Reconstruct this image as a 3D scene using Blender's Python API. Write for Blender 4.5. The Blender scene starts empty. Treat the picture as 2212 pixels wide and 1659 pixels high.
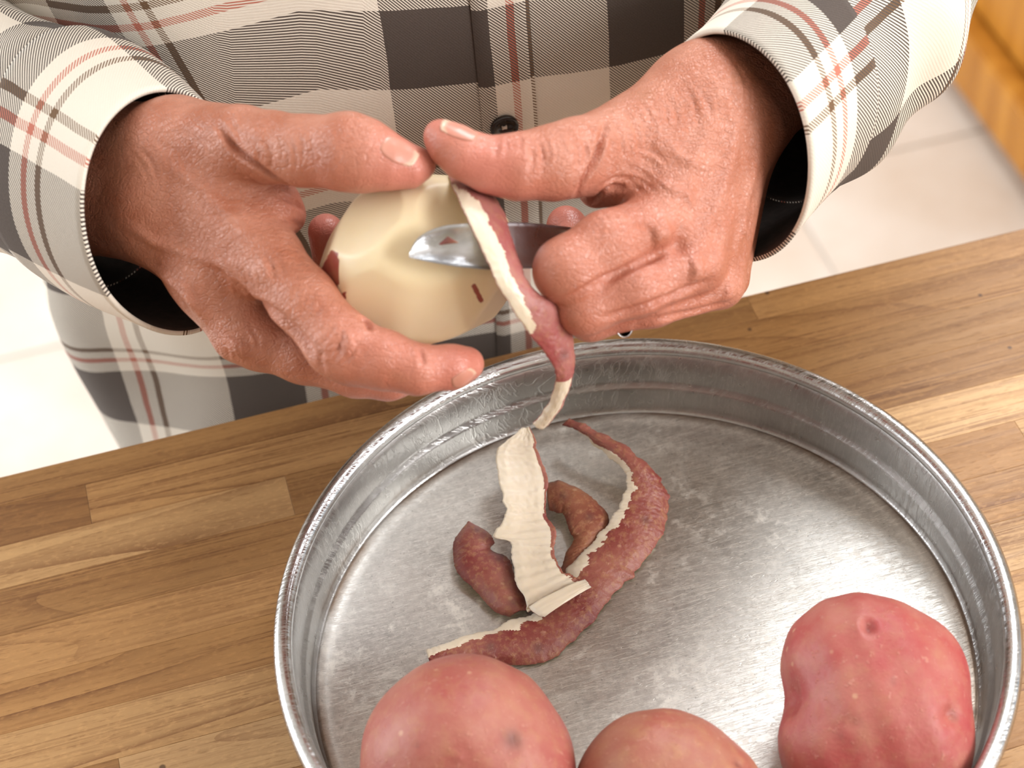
import bpy, bmesh, math, random
import numpy as np
from mathutils import Vector, Matrix

random.seed(7)
RNG = np.random.default_rng(7)
scene = bpy.context.scene
COL = scene.collection
ZC = 0.90                      # height of the worktop above the floor

# ------------------------------------------------------------------ camera
CAM_C = np.array([-0.13807, -0.40070, 0.63511 + ZC])
CAM_R = np.array([0.95994405, -0.27584163, -0.04918143])
CAM_U = np.array([0.23586014, 0.70076402, 0.67327541])
CAM_F = np.array([0.15125281, 0.65790667, -0.7377543])
FOC = 4000.0                   # focal length in pixels of the 2212 wide frame
cam_d = bpy.data.cameras.new('camera')
cam = bpy.data.objects.new('camera', cam_d)
COL.objects.link(cam)
m = Matrix(((CAM_R[0], CAM_U[0], -CAM_F[0], CAM_C[0]),
            (CAM_R[1], CAM_U[1], -CAM_F[1], CAM_C[1]),
            (CAM_R[2], CAM_U[2], -CAM_F[2], CAM_C[2]), (0, 0, 0, 1)))
cam.matrix_world = m
cam_d.sensor_width = 36.0
cam_d.lens = 36.0 * FOC / 2212.0
cam_d.clip_start = 0.02
cam_d.clip_end = 50
cam_d.dof.use_dof = True
cam_d.dof.focus_distance = 0.755
cam_d.dof.aperture_fstop = 9.0
scene.camera = cam

# ------------------------------------------------------------------ light
scene.view_settings.view_transform = 'Standard'
scene.view_settings.look = 'None'
scene.view_settings.gamma = 1.0
scene.view_settings.exposure = 0.0
scene.view_settings.use_curve_mapping = False
scene.cycles.use_denoising = True
scene.cycles.max_bounces = 8
world = bpy.data.worlds.new('daylight')
scene.world = world
world.use_nodes = True
bg = world.node_tree.nodes['Background']
bg.inputs['Color'].default_value = (0.93, 0.96, 1.0, 1)
bg.inputs['Strength'].default_value = 0.8


def area(name, loc, target, sx, sy, power, color):
    d = bpy.data.lights.new(name, 'AREA')
    d.shape = 'RECTANGLE'
    d.size, d.size_y = sx, sy
    d.energy = power
    d.color = color
    o = bpy.data.objects.new(name, d)
    o.location = loc
    o.rotation_euler = (Vector(target) - Vector(loc)).to_track_quat('-Z', 'Y').to_euler()
    COL.objects.link(o)
    return o


area('window_light', (1.9, -1.35, 2.0), (0.0, 0.15, 1.0), 1.2, 1.1, 70, (1.0, 0.985, 0.965))
area('patio_door_light', (-2.35, 1.3, 1.5), (-0.2, 1.0, 0.0), 1.8, 1.8, 80, (0.95, 0.98, 1.0))
area('ceiling_light', (0.85, 0.95, 2.44), (0.5, 0.5, 0.0), 0.9, 0.9, 42, (0.95, 0.975, 1.0))


# ------------------------------------------------------------------ points
def ray(px, py):
    return CAM_F + (px - 1106.0) / FOC * CAM_R - (py - 829.5) / FOC * CAM_U


def P(px, py, d):
    """point seen at photograph pixel px,py at depth d metres"""
    return CAM_C + ray(px, py) * d


def PZ(px, py, z):
    """point at height z above the worktop"""
    r = ray(px, py)
    return CAM_C + r * ((z + ZC - CAM_C[2]) / r[2])


def PY(px, py, y):
    r = ray(px, py)
    return CAM_C + r * ((y - CAM_C[1]) / r[1])


def depth_of(p):
    return float((np.asarray(p) - CAM_C) @ CAM_F)


D0 = 0.69


def H(px, py, dl):
    return P(px, py, D0 + dl * 0.001)


def RAD(rpx, dl):
    return rpx * (D0 + dl * 0.001) / FOC


# ------------------------------------------------------------------ objects
def link(name, me, mats, parent=None, smooth=True):
    o = bpy.data.objects.new(name, me)
    COL.objects.link(o)
    for mt in (mats if isinstance(mats, (list, tuple)) else [mats]):
        me.materials.append(mt)
    if smooth:
        me.polygons.foreach_set('use_smooth', [True] * len(me.polygons))
    if parent is not None:
        o.parent = parent
    return o


def mesh_np(name, V, F):
    me = bpy.data.meshes.new(name)
    me.from_pydata([tuple(map(float, v)) for v in V], [], [tuple(int(i) for i in f) for f in F])
    me.update()
    return me


def tag(o, label=None, cat=None, group=None, kind=None):
    if label:
        o['label'] = label
    if cat:
        o['category'] = cat
    if group:
        o['group'] = group
    if kind:
        o['kind'] = kind
    return o


def empty(name, loc=(0, 0, 0)):
    o = bpy.data.objects.new(name, None)
    o.location = loc
    o.empty_display_size = 0.05
    COL.objects.link(o)
    return o


def box_bm(bm, lo, hi, bevel=0.0):
    r = bmesh.ops.create_cube(bm, size=1.0)
    vs = r['verts']
    for v in vs:
        v.co = Vector([lo[i] + (v.co[i] + 0.5) * (hi[i] - lo[i]) for i in range(3)])
    if bevel:
        es = list({e for v in vs for e in v.link_edges})
        bmesh.ops.bevel(bm, geom=es, offset=bevel, segments=2, affect='EDGES', profile=0.6)


def box(name, lo, hi, mat, parent=None, bevel=0.002, smooth=False):
    bm = bmesh.new()
    box_bm(bm, lo, hi, bevel)
    me = bpy.data.meshes.new(name)
    bm.to_mesh(me)
    bm.free()
    return link(name, me, mat, parent, smooth)


def attr(me, name, vals):
    a = me.attributes.new(name, 'FLOAT', 'POINT')
    a.data.foreach_set('value', np.asarray(vals, dtype=np.float32))


# ------------------------------------------------------------------ node helper
class NT:
    def __init__(self, name):
        self.mat = bpy.data.materials.new(name)
        self.mat.use_nodes = True
        self.t = self.mat.node_tree
        self.t.nodes.clear()
        self.out = self.t.nodes.new('ShaderNodeOutputMaterial')
        self.b = self.t.nodes.new('ShaderNodeBsdfPrincipled')
        self.t.links.new(self.b.outputs[0], self.out.inputs[0])

    def n(self, typ, ins=None, **props):
        nd = self.t.nodes.new(typ)
        for k, v in props.items():
            setattr(nd, k, v)
        for k, v in (ins or {}).items():
            self.put(nd.inputs[k], v)
        return nd

    def put(self, sock, v):
        if isinstance(v, bpy.types.NodeSocket):
            self.t.links.new(v, sock)
        elif isinstance(v, bpy.types.Node):
            self.t.links.new(v.outputs[0], sock)
        else:
            if sock.type == 'RGBA' and isinstance(v, (tuple, list)) and len(v) == 3:
                v = (*v, 1.0)
            sock.default_value = v

    def math(self, op, a, b=0.0, c=0.0, clamp=False):
        nd = self.n('ShaderNodeMath', {0: a, 1: b, 2: c}, operation=op)
        nd.use_clamp = clamp
        return nd.outputs[0]

    def mix(self, f, a, b, blend='MIX'):
        nd = self.t.nodes.new('ShaderNodeMix')
        nd.data_type = 'RGBA'
        nd.blend_type = blend
        self.put(nd.inputs['Factor'], f)
        self.put(nd.inputs[6], a)
        self.put(nd.inputs[7], b)
        return nd.outputs[2]

    def ramp(self, f, stops, interp='LINEAR'):
        nd = self.t.nodes.new('ShaderNodeValToRGB')
        cr = nd.color_ramp
        cr.interpolation = interp
        while len(cr.elements) < len(stops):
            cr.elements.new(0.5)
        for e, (p, c) in zip(cr.elements, stops):
            e.position = p
            e.color = (*c, 1.0) if len(c) == 3 else c
        self.put(nd.inputs[0], f)
        return nd.outputs[0]

    def rampf(self, f, a, b):
        nd = self.n('ShaderNodeMapRange', {0: f, 1: a, 2: b})
        nd.clamp = True
        return nd.outputs[0]

    def co(self, which='Object'):
        return self.n('ShaderNodeTexCoord').outputs[which]

    def mapping(self, v, scale=(1, 1, 1), loc=(0, 0, 0), rot=(0, 0, 0)):
        return self.n('ShaderNodeMapping', {'Vector': v, 'Scale': scale, 'Location': loc, 'Rotation': rot}).outputs[0]

    def noise(self, v, scale, detail=4, rough=0.55, dist=0.0):
        return self.n('ShaderNodeTexNoise', {'Vector': v, 'Scale': scale, 'Detail': detail, 'Roughness': rough, 'Distortion': dist}).outputs['Fac']

    def voro(self, v, scale, feature='F1', out='Distance'):
        return self.n('ShaderNodeTexVoronoi', {'Vector': v, 'Scale': scale}, feature=feature).outputs[out]

    def bump(self, h, strength, dist, normal=None):
        ins = {'Height': h, 'Strength': strength, 'Distance': dist}
        if normal is not None:
            ins['Normal'] = normal
        return self.n('ShaderNodeBump', ins).outputs[0]

    def attr(self, name):
        return self.n('ShaderNodeAttribute', attribute_name=name).outputs['Fac']

    def set(self, **k):
        for n_, v in k.items():
            self.put(self.b.inputs[n_.replace('_', ' ')], v)
        return self.mat


def plain(name, col, rough=0.6, metal=0.0, nscale=8.0, amt=0.12):
    t = NT(name)
    f = t.noise(t.co(), nscale, 5)
    c = t.mix(f, tuple(x * (1 - amt) for x in col), tuple(min(1, x * (1 + amt)) for x in col))
    return t.set(Base_Color=c, Roughness=rough, Metallic=metal)


def m_skin():
    t = NT('skin')
    o = t.co()
    red, dark = t.attr('red'), t.attr('dark')
    n1 = t.noise(o, 60, 5, 0.6)
    n2 = t.noise(o, 260, 4, 0.6)
    c = t.mix(t.rampf(n1, 0.35, 0.68), (0.43, 0.150, 0.086), (0.55, 0.235, 0.158))
    c = t.mix(t.math('MULTIPLY', t.rampf(n2, 0.52, 0.75), 0.35), c, (0.42, 0.17, 0.10))
    c = t.mix(red, c, (0.64, 0.215, 0.175))
    c = t.mix(t.math('MULTIPLY', dark, 0.7), c, (0.30, 0.09, 0.05))
    # age spots
    s = t.math('MULTIPLY', t.rampf(t.noise(o, 34, 2), 0.64, 0.74), 0.35)
    c = t.mix(s, c, (0.36, 0.15, 0.075))
    warp = t.n('ShaderNodeVectorMath', {0: o, 1: t.n('ShaderNodeVectorMath', {0: t.n('ShaderNodeTexNoise', {'Vector': o, 'Scale': 90.0, 'Detail': 2.0}).outputs['Color'], 1: (0.005, 0.005, 0.005)}, operation='MULTIPLY').outputs[0]}, operation='ADD').outputs[0]
    cells = t.voro(t.mapping(warp, (1.0, 0.55, 1.2), rot=(0.4, 0.2, 0.5)), 900, 'DISTANCE_TO_EDGE')
    big = t.voro(t.mapping(warp, (0.55, 1.5, 0.8), rot=(0.1, 0.6, -0.4)), 330, 'DISTANCE_TO_EDGE')
    fine = t.noise(t.mapping(warp, (0.7, 3.4, 1.2), rot=(0, 0.4, 0.8)), 330, 4, 0.6)
    wr = t.noise(t.mapping(warp, (0.5, 2.8, 1.0), rot=(0.2, 0.5, -0.5)), 130, 3, 0.55, 0.3)
    h = t.math('ADD', t.math('MULTIPLY', t.rampf(cells, 0.0, 0.22), 0.22), t.math('MULTIPLY', fine, 0.45))
    h = t.math('ADD', h, t.math('MULTIPLY', t.rampf(big, 0.0, 0.10), 0.30))
    h = t.math('ADD', h, t.math('MULTIPLY', wr, 0.9))
    smooth = t.math('SUBTRACT', 1.0, t.math('MULTIPLY', red, 0.8))
    nm = t.bump(h, t.math('MULTIPLY', smooth, 0.72), 0.0008)
    t.set(Base_Color=c, Roughness=t.math('ADD', 0.24, t.math('MULTIPLY', n2, 0.18)), Normal=nm,
          Subsurface_Weight=0.06, Subsurface_Radius=(0.008, 0.003, 0.0015), Subsurface_Scale=0.35)
    t.b.inputs['Specular IOR Level'].default_value = 0.55
    return t.mat


def m_nail():
    t = NT('nail')
    u = t.attr('along')
    c = t.ramp(u, [(0.0, (0.55, 0.26, 0.19)), (0.22, (0.52, 0.225, 0.165)), (0.82, (0.56, 0.24, 0.18)), (0.92, (0.68, 0.43, 0.32)), (1.0, (0.70, 0.48, 0.36))])
    n = t.noise(t.mapping(t.co(), (1, 3, 1)), 500, 3)
    return t.set(Base_Color=c, Roughness=0.28, Normal=t.bump(n, 0.2, 0.0003))


CREAM, DARK, REDL, BROWN = (0.80, 0.735, 0.64), (0.050, 0.034, 0.027), (0.50, 0.145, 0.095), (0.135, 0.066, 0.022)
PLAID = 0.0970


def m_plaid(name='plaid twill'):
    t = NT(name)
    uv = t.n('ShaderNodeUVMap', uv_map='cloth').outputs[0]
    sep = t.n('ShaderNodeSeparateXYZ', {0: uv})
    u, v = sep.outputs[0], sep.outputs[1]
    wob = t.math('MULTIPLY', t.math('SUBTRACT', t.noise(t.mapping(uv, (1, 1, 1)), 40, 2), 0.5), 0.0016)
    u2, v2 = t.math('ADD', u, wob), t.math('ADD', v, wob)
    stops = [(0.0, DARK), (0.390, CREAM), (0.465, REDL), (0.502, CREAM), (0.556, BROWN), (0.592, CREAM)]
    cu = t.ramp(t.math('FRACT', t.math('DIVIDE', u2, PLAID)), stops, 'CONSTANT')
    cv = t.ramp(t.math('FRACT', t.math('DIVIDE', v2, PLAID)), stops, 'CONSTANT')
    ph = t.math('FRACT', t.math('DIVIDE', t.math('ADD', u, v), 0.00150))
    tri = t.math('ABSOLUTE', t.math('SUBTRACT', ph, 0.5))          # 0..0.5
    msk = t.rampf(tri, 0.20, 0.30)
    c = t.mix(msk, cu, cv)
    fz = t.noise(t.mapping(uv, (1, 1, 1)), 1500, 2)
    c = t.mix(t.math('MULTIPLY', fz, 0.25), c, t.mix(0.5, c, (0.45, 0.40, 0.36)))
    h = t.math('ADD', t.math('MULTIPLY', msk, 0.6), fz)
    return t.set(Base_Color=c, Roughness=0.9, Normal=t.bump(h, 0.35, 0.0005),
                 Sheen_Weight=0.04, Sheen_Roughness=0.6)


def m_wood():
    t = NT('butcher block maple')
    inf = t.n('ShaderNodeObjectInfo')
    off = t.math('MULTIPLY', inf.outputs['Random'], 37.0)
    o = t.n('ShaderNodeVectorMath', {0: t.co(), 1: t.n('ShaderNodeCombineXYZ', {0: off, 1: off, 2: off}).outputs[0]}, operation='ADD').outputs[0]
    # growth rings cut lengthwise: contour lines of a long smooth field
    field = t.noise(t.mapping(o, (1.5, 9.0, 9.0)), 1.0, 2, 0.45, 0.3)
    rings = t.math('FRACT', t.math('MULTIPLY', field, t.math('ADD', 12.0, t.math('MULTIPLY', inf.outputs['Random'], 16.0))))
    line = t.math('POWER', rings, 5.0)
    streak = t.noise(t.mapping(o, (6, 260, 260)), 1.0, 4, 0.65)
    broad = t.noise(t.mapping(o, (3, 45, 45)), 1.0, 4, 0.6)
    pores = t.noise(t.mapping(o, (110, 900, 900)), 1.0, 3, 0.6)
    base = inf.outputs['Color']
    c = t.mix(t.rampf(broad, 0.3, 0.72), t.mix(1.0, base, (0.80, 0.72, 0.62), 'MULTIPLY'), t.mix(1.0, base, (1.12, 1.12, 1.12), 'MULTIPLY'))
    c = t.mix(t.math('MULTIPLY', line, t.rampf(t.noise(t.mapping(o, (4, 30, 30)), 1.0, 2), 0.35, 0.62)), c, t.mix(1.0, base, (0.42, 0.30, 0.22), 'MULTIPLY'))
    c = t.mix(t.math('MULTIPLY', t.rampf(streak, 0.50, 0.74), 0.75), c, t.mix(1.0, base, (0.58, 0.46, 0.36), 'MULTIPLY'))
    c = t.mix(t.math('MULTIPLY', t.rampf(pores, 0.56, 0.70), 0.6), c, t.mix(1.0, base, (0.50, 0.40, 0.30), 'MULTIPLY'))
    crisp = t.noise(t.mapping(o, (2.2, 150, 150)), 1.0, 3, 0.7, 0.5)
    crack = t.rampf(t.math('ABSOLUTE', t.math('SUBTRACT', crisp, 0.5)), 0.030, 0.004)
    crack = t.math('MULTIPLY', crack, t.rampf(t.noise(t.mapping(o, (3, 22, 22)), 1.0, 2), 0.42, 0.60))
    c = t.mix(t.math('MULTIPLY', crack, 0.75), c, t.mix(1.0, base, (0.40, 0.27, 0.18), 'MULTIPLY'))
    fleck = t.noise(t.mapping(o, (260, 620, 620)), 1.0, 3, 0.6)
    c = t.mix(t.math('MULTIPLY', t.rampf(fleck, 0.52, 0.68), 0.35), c, t.mix(1.0, base, (1.30, 1.25, 1.20), 'MULTIPLY'))
    spot = t.rampf(t.voro(t.mapping(o, (30, 30, 30)), 1.0), 0.05, 0.03)
    c = t.mix(t.math('MULTIPLY', spot, 0.8), c, (0.05, 0.02, 0.01))
    h = t.math('SUBTRACT', t.math('MULTIPLY', streak, 0.5), t.math('MULTIPLY', t.rampf(pores, 0.55, 0.75), 0.6))
    return t.set(Base_Color=c, Roughness=t.math('ADD', 0.42, t.math('MULTIPLY', streak, 0.2)), Normal=t.bump(h, 0.25, 0.0006))


def m_metal(name, base, rough, marks=0.5, worn=0.3, grime=False):
    t = NT(name)
    o = t.co()
    n = t.noise(o, 26, 6, 0.65)
    n2 = t.noise(o, 130, 5, 0.7)
    speck = t.rampf(t.voro(o, 330), 0.10, 0.05)
    blot = t.math('MULTIPLY', t.rampf(n2, 0.53, 0.66), t.rampf(t.noise(o, 15, 3, 0.6), 0.42, 0.60))
    sc = None
    for a, s in ((0.3, 38), (1.15, 31), (2.2, 44), (2.75, 27)):
        w = t.noise(t.mapping(o, (1.0, 14.0, 1.0), rot=(0, 0, a)), s, 3, 0.5, 0.25)
        l = t.rampf(t.math('ABSOLUTE', t.math('SUBTRACT', w, 0.52)), 0.011, 0.002)
        sc = l if sc is None else t.math('MAXIMUM', sc, l)
    dk = tuple(x * 0.72 for x in base)
    lt = tuple(min(0.97, x * 1.42) for x in base)
    c = t.mix(t.rampf(n, 0.3, 0.7), dk, base)
    c = t.mix(t.math('MULTIPLY', blot, worn), c, lt)
    c = t.mix(t.math('MULTIPLY', speck, marks * 0.6), c, tuple(x * 0.42 for x in base))
    c = t.mix(t.math('MULTIPLY', sc, marks * 0.55), c, lt)
    if grime:       # baked-on deposit in the seam round the loose base, and fine mottling of the tin
        mot = t.rampf(t.noise(o, 420, 4, 0.7), 0.42, 0.66)
        c = t.mix(t.math('MULTIPLY', mot, 0.35), c, lt)
        pit = t.rampf(t.noise(o, 700, 3, 0.6), 0.64, 0.72)
        c = t.mix(t.math('MULTIPLY', pit, 0.55), c, tuple(x * 0.4 for x in base))
        rr_ = t.n('ShaderNodeVectorMath', {0: t.mapping(o, (1, 1, 0))}, operation='LENGTH').outputs['Value']
        gm = t.math('MULTIPLY', t.rampf(rr_, 0.1285, 0.1318), t.rampf(t.noise(o, 22, 4), 0.36, 0.58))
        c = t.mix(t.math('MULTIPLY', gm, 0.75), c, (0.20, 0.11, 0.05))
    r = t.math('ADD', t.math('ADD', rough - 0.10, t.math('MULTIPLY', n2, 0.2)), t.math('MULTIPLY', blot, 0.22 * worn))
    h = t.math('ADD', t.math('MULTIPLY', n2, 0.6), t.math('MULTIPLY', sc, -0.6))
    return t.set(Base_Color=c, Metallic=1.0, Roughness=r, Normal=t.bump(h, 0.22, 0.0006))


def m_potato_skin(name, a=(0.34, 0.040, 0.042), b=(0.42, 0.150, 0.118), brown=0.35, rough=0.42, tex=150):
    t = NT(name)
    o = t.co()
    n = t.noise(o, 34, 5, 0.6)
    n2 = t.noise(o, tex, 5, 0.65)
    c = t.mix(t.rampf(n, 0.36, 0.66), a, b)
    c = t.mix(t.math('MULTIPLY', t.rampf(n2, 0.48, 0.72), brown), c, (0.40, 0.20, 0.095))
    lent = t.rampf(t.voro(o, 75), 0.10, 0.05)
    c = t.mix(t.math('MULTIPLY', lent, 0.5), c, (0.58, 0.36, 0.22))
    fleck = t.rampf(t.noise(o, 420, 3, 0.6), 0.60, 0.74)
    c = t.mix(t.math('MULTIPLY', fleck, 0.4), c, (0.56, 0.28, 0.20))
    c = t.mix(t.attr('dark'), c, (0.11, 0.045, 0.04))
    h = t.math('ADD', t.math('MULTIPLY', n2, 0.7), t.math('MULTIPLY', fleck, 0.35))
    return t.set(Base_Color=c, Roughness=t.math('ADD', rough, t.math('MULTIPLY', n2, 0.2)), Normal=t.bump(h, 0.5, 0.0012),
                 Subsurface_Weight=0.05, Subsurface_Radius=(0.006, 0.002, 0.0015), Subsurface_Scale=0.3)


def m_flesh(name, split=False, ca=(0.84, 0.68, 0.41), cb=(0.90, 0.78, 0.56)):
    t = NT(name)
    o = t.co()
    n = t.noise(o, 55, 4, 0.5)
    c = t.mix(n, ca, cb)
    rough = 0.36
    if split:
        sk = t.attr('skin')
        n2 = t.noise(o, 160, 4, 0.6)
        sc = t.mix(t.rampf(n2, 0.4, 0.7), (0.30, 0.045, 0.035), (0.36, 0.12, 0.07))
        c = t.mix(t.rampf(sk, 0.42, 0.58), c, sc)
    return t.set(Base_Color=c, Roughness=rough, Subsurface_Weight=0.25, Subsurface_Radius=(0.008, 0.006, 0.003), Subsurface_Scale=0.5,
                 Normal=t.bump(t.noise(o, 300, 4), 0.08, 0.0006))


def m_oak():
    t = NT('oak veneer')
    o = t.co()
    g = t.noise(t.mapping(o, (40, 40, 2.2)), 1.0, 5, 0.6, 0.4)
    c = t.mix(t.rampf(g, 0.3, 0.7), (0.40, 0.150, 0.012), (0.60, 0.265, 0.035))
    return t.set(Base_Color=c, Roughness=0.4, Normal=t.bump(g, 0.1, 0.001))


def m_tile():
    t = NT('floor tile')
    o = t.co()
    n = t.noise(o, 4.5, 4, 0.55)
    c = t.mix(t.rampf(n, 0.35, 0.68), (0.66, 0.58, 0.50), (0.78, 0.74, 0.69))
    return t.set(Base_Color=c, Roughness=0.35)


SKIN, NAIL, CLOTH, WOOD = m_skin(), m_nail(), m_plaid(), m_wood()
SHADED_INSIDE = plain('shaded shirt inside', (0.075, 0.055, 0.046), 0.95, 0, 300, 0.4)  # inner side of the cloth, the shade inside the sleeves painted into its brown
PAN_WALL = m_metal('pan wall metal', (0.47, 0.465, 0.46), 0.30, 0.3, 0.3)
PAN_RIM = m_metal('pan rim metal', (0.66, 0.67, 0.68), 0.22, 0.12, 0.2)
PAN_BASE = m_metal('pan base metal', (0.58, 0.57, 0.54), 0.42, 1.0, 1.0, True)
STEEL = m_metal('blade steel', (0.74, 0.77, 0.82), 0.30, 0.25, 0.2)
POT_SKIN = m_potato_skin('red potato skin', brown=0.28)
POT_DULL = m_potato_skin('dull red potato skin', (0.32, 0.070, 0.058), (0.40, 0.160, 0.115), 0.4)
POT_TAN = m_potato_skin('tan red potato skin', (0.31, 0.085, 0.058), (0.38, 0.17, 0.11), 0.55)
PEEL_SKIN = m_potato_skin('wet peel skin', (0.185, 0.024, 0.022), (0.32, 0.110, 0.080), 0.75, 0.34, 380)
PEEL_BROWN = m_potato_skin('brown peel skin', (0.20, 0.045, 0.026), (0.30, 0.115, 0.058), 0.8, 0.4, 380)
FLESH = m_flesh('potato flesh', False, (0.70, 0.585, 0.44), (0.78, 0.69, 0.57))
FLESH2 = m_flesh('peeled potato', True)
OAK, TILE = m_oak(), m_tile()
WALLP = plain('warm wall paint', (0.52, 0.47, 0.40), 0.8)
PAINT = plain('white paint', (0.80, 0.79, 0.77), 0.7)
GROUT = plain('grout', (0.70, 0.65, 0.59), 0.9)
DENIM = plain('dark trousers', (0.045, 0.05, 0.07), 0.9, 0, 60, 0.3)
BLACKPLASTIC = plain('button resin', (0.018, 0.012, 0.010), 0.18, 0, 200, 0.4)
THREAD = plain('thread', (0.55, 0.47, 0.40), 0.9, 0, 500, 0.2)
GAP = plain('glue line', (0.16, 0.085, 0.04), 0.8)


# ------------------------------------------------------------------ implicit surfaces
def smin(a, b, k):
    if k <= 0:
        return np.minimum(a, b)
    h = np.maximum(k - np.abs(a - b), 0.0) / k
    return np.minimum(a, b) - h * h * k * 0.25


class Field:
    """groups of tapered capsules blended smoothly; lengths in metres"""

    def __init__(self):
        self.g = []

    def chain(self, pts, k=0.002, kj=0.004):
        pr = []
        for (a, ra), (b, rb) in zip(pts[:-1], pts[1:]):
            pr.append((np.asarray(a, float), np.asarray(b, float), float(ra), float(rb)))
        self.g.append((pr, k, kj))

    def prim(self, X, q):
        a, b, ra, rb = q
        ab = b - a
        L2 = float(ab @ ab) + 1e-12
        t = np.clip(((X - a) @ ab) / L2, 0, 1)
        d = X - a - t[:, None] * ab
        return np.sqrt((d * d).sum(1)) - (ra + (rb - ra) * t)

    def __call__(self, X, keep=None):
        D = np.full(len(X), 1.0)
        i = 0
        for pr, k, kj in self.g:
            G = None
            for q in pr:
                if keep is None or keep[i]:
                    v = self.prim(X, q)
                    G = v if G is None else smin(G, v, k)
                i += 1
            if G is not None:
                D = smin(D, G, kj)
        return D

    def bounds(self, pad=0.006):
        lo = np.min([np.minimum(a - ra, b - rb) for pr, _, _ in self.g for a, b, ra, rb in pr], axis=0)
        hi = np.max([np.maximum(a + ra, b + rb) for pr, _, _ in self.g for a, b, ra, rb in pr], axis=0)
        return lo - pad, hi + pad

    def grad(self, X, e=0.0004):
        g = np.stack([self(X + d) - self(X - d) for d in np.eye(3) * e], 1)
        return g / (np.linalg.norm(g, axis=1)[:, None] + 1e-12)

    def hit(self, px, t0=0.48, t1=1.0):
        """first surface point along the view rays of the given photograph pixels"""
        px = np.asarray(px, float)
        R = CAM_F[None] + ((px[:, 0] - 1106) / FOC)[:, None] * CAM_R - ((px[:, 1] - 829.5) / FOC)[:, None] * CAM_U
        t = np.full(len(px), t0)
        for _ in range(60):
            d = self(CAM_C + R * t[:, None])
            t = np.minimum(t + d * 0.9, t1)
            if np.all((np.abs(d) < 5e-5) | (t >= t1)):
                break
        return CAM_C + R * t[:, None], t < t1 - 1e-3


def polygonise(f, h, B=16):
    lo, hi = f.bounds()
    n = np.ceil((hi - lo) / h / B).astype(int)
    NY, NZ = int(n[1] * B + 2), int(n[2] * B + 2)
    prims = [q for pr, _, _ in f.g for q in pr]
    hd = h * B * math.sqrt(3) / 2
    bi = np.stack(np.meshgrid(*[np.arange(k) for k in n], indexing='ij'), -1).reshape(-1, 3)
    ctr = lo + (bi + 0.5) * B * h
    PD = np.stack([f.prim(ctr, q) for q in prims], 1)
    DM = PD.min(1)
    act = np.where(np.abs(f(ctr)) < hd * 1.15 + 0.002)[0]
    l = np.arange(B + 1)
    lat = np.stack(np.meshgrid(l, l, l, indexing='ij'), -1).reshape(-1, 3)
    ids, pos, quads = [], [], []
    corners = [(a, b, c) for a in (0, 1) for b in (0, 1) for c in (0, 1)]
    edges = [(c, tuple(c[i] + (i == ax) for i in range(3))) for ax in range(3) for c in corners if c[ax] == 0]
    gid = lambda I: (I[:, 0].astype(np.int64) * NY + I[:, 1]) * NZ + I[:, 2]
    for a in act:
        keep = PD[a] < DM[a] + 2 * hd + 0.012
        base = bi[a] * B
        X = lo + (lat + base) * h
        v = f(X, keep).reshape(B + 1, B + 1, B + 1)
        s = v < 0
        if s.all() or not s.any():
            continue
        sl = lambda c: (slice(c[0], c[0] + B), slice(c[1], c[1] + B), slice(c[2], c[2] + B))
        cnt = np.zeros((B, B, B))
        acc = np.zeros((B, B, B, 3))
        for c0, c1 in edges:
            v0, v1 = v[sl(c0)], v[sl(c1)]
            cr = (v0 < 0) != (v1 < 0)
            tt = np.where(cr, v0 / np.where(np.abs(v0 - v1) < 1e-12, 1e-12, v0 - v1), 0)
            cnt += cr
            for i in range(3):
                acc[..., i] += np.where(cr, c0[i] + (c1[i] - c0[i]) * tt, 0)
        w = np.argwhere(cnt > 0)
        p = acc[cnt > 0] / cnt[cnt > 0][:, None]
        ids.append(gid(w + base))
        pos.append(lo + (w + base + p) * h)
        for ax in range(3):
            o1, o2 = (ax + 1) % 3, (ax + 2) % 3
            c1 = [0, 0, 0]
            c1[ax] = 1
            s0, s1 = s[sl((0, 0, 0))], s[sl(tuple(c1))]
            e = np.argwhere(s0 != s1)
            if not len(e):
                continue
            inside = s0[s0 != s1]
            e = e + base
            e1, e2 = np.zeros(3, int), np.zeros(3, int)
            e1[o1] = 1
            e2[o2] = 1
            q = np.stack([gid(e - e1 - e2), gid(e - e2), gid(e), gid(e - e1)], 1)
            q[~inside] = q[~inside][:, ::-1]
            quads.append(q)
    ids, pos, quads = np.concatenate(ids), np.concatenate(pos), np.concatenate(quads)
    o = np.argsort(ids)
    ids, pos = ids[o], pos[o]
    k = np.searchsorted(ids, quads)
    k = np.clip(k, 0, len(ids) - 1)
    ok = (ids[k] == quads).all(1)
    return pos, k[ok]


def vnormals(V, F):
    n = np.cross(V[F[:, 2]] - V[F[:, 0]], V[F[:, 3]] - V[F[:, 1]])
    N = np.zeros_like(V)
    for i in range(4):
        np.add.at(N, F[:, i], n)
    return N / (np.linalg.norm(N, axis=1)[:, None] + 1e-15)


def resample(pts, step):
    pts = np.asarray(pts, float)
    L = np.linalg.norm(np.diff(pts, axis=0), axis=1)
    s = np.concatenate([[0], np.cumsum(L)])
    n = max(2, int(s[-1] / step) + 1)
    q = np.linspace(0, s[-1], n)
    return np.stack([np.interp(q, s, pts[:, i]) for i in range(pts.shape[1])], 1)


def smooth_line(pts, n):
    """Catmull-Rom through the given points"""
    pts = np.asarray(pts, float)
    p = np.vstack([2 * pts[0] - pts[1], pts, 2 * pts[-1] - pts[-2]])
    m_ = len(pts) - 1
    out = []
    for u in np.linspace(0, m_ - 1e-6, n):
        i = int(u)
        t = u - i
        a, b, c, d = p[i], p[i + 1], p[i + 2], p[i + 3]
        out.append(0.5 * (2 * b + (c - a) * t + (2 * a - 5 * b + 4 * c - d) * t * t + (3 * b - a - 3 * c + d) * t ** 3))
    return np.array(out)


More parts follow.
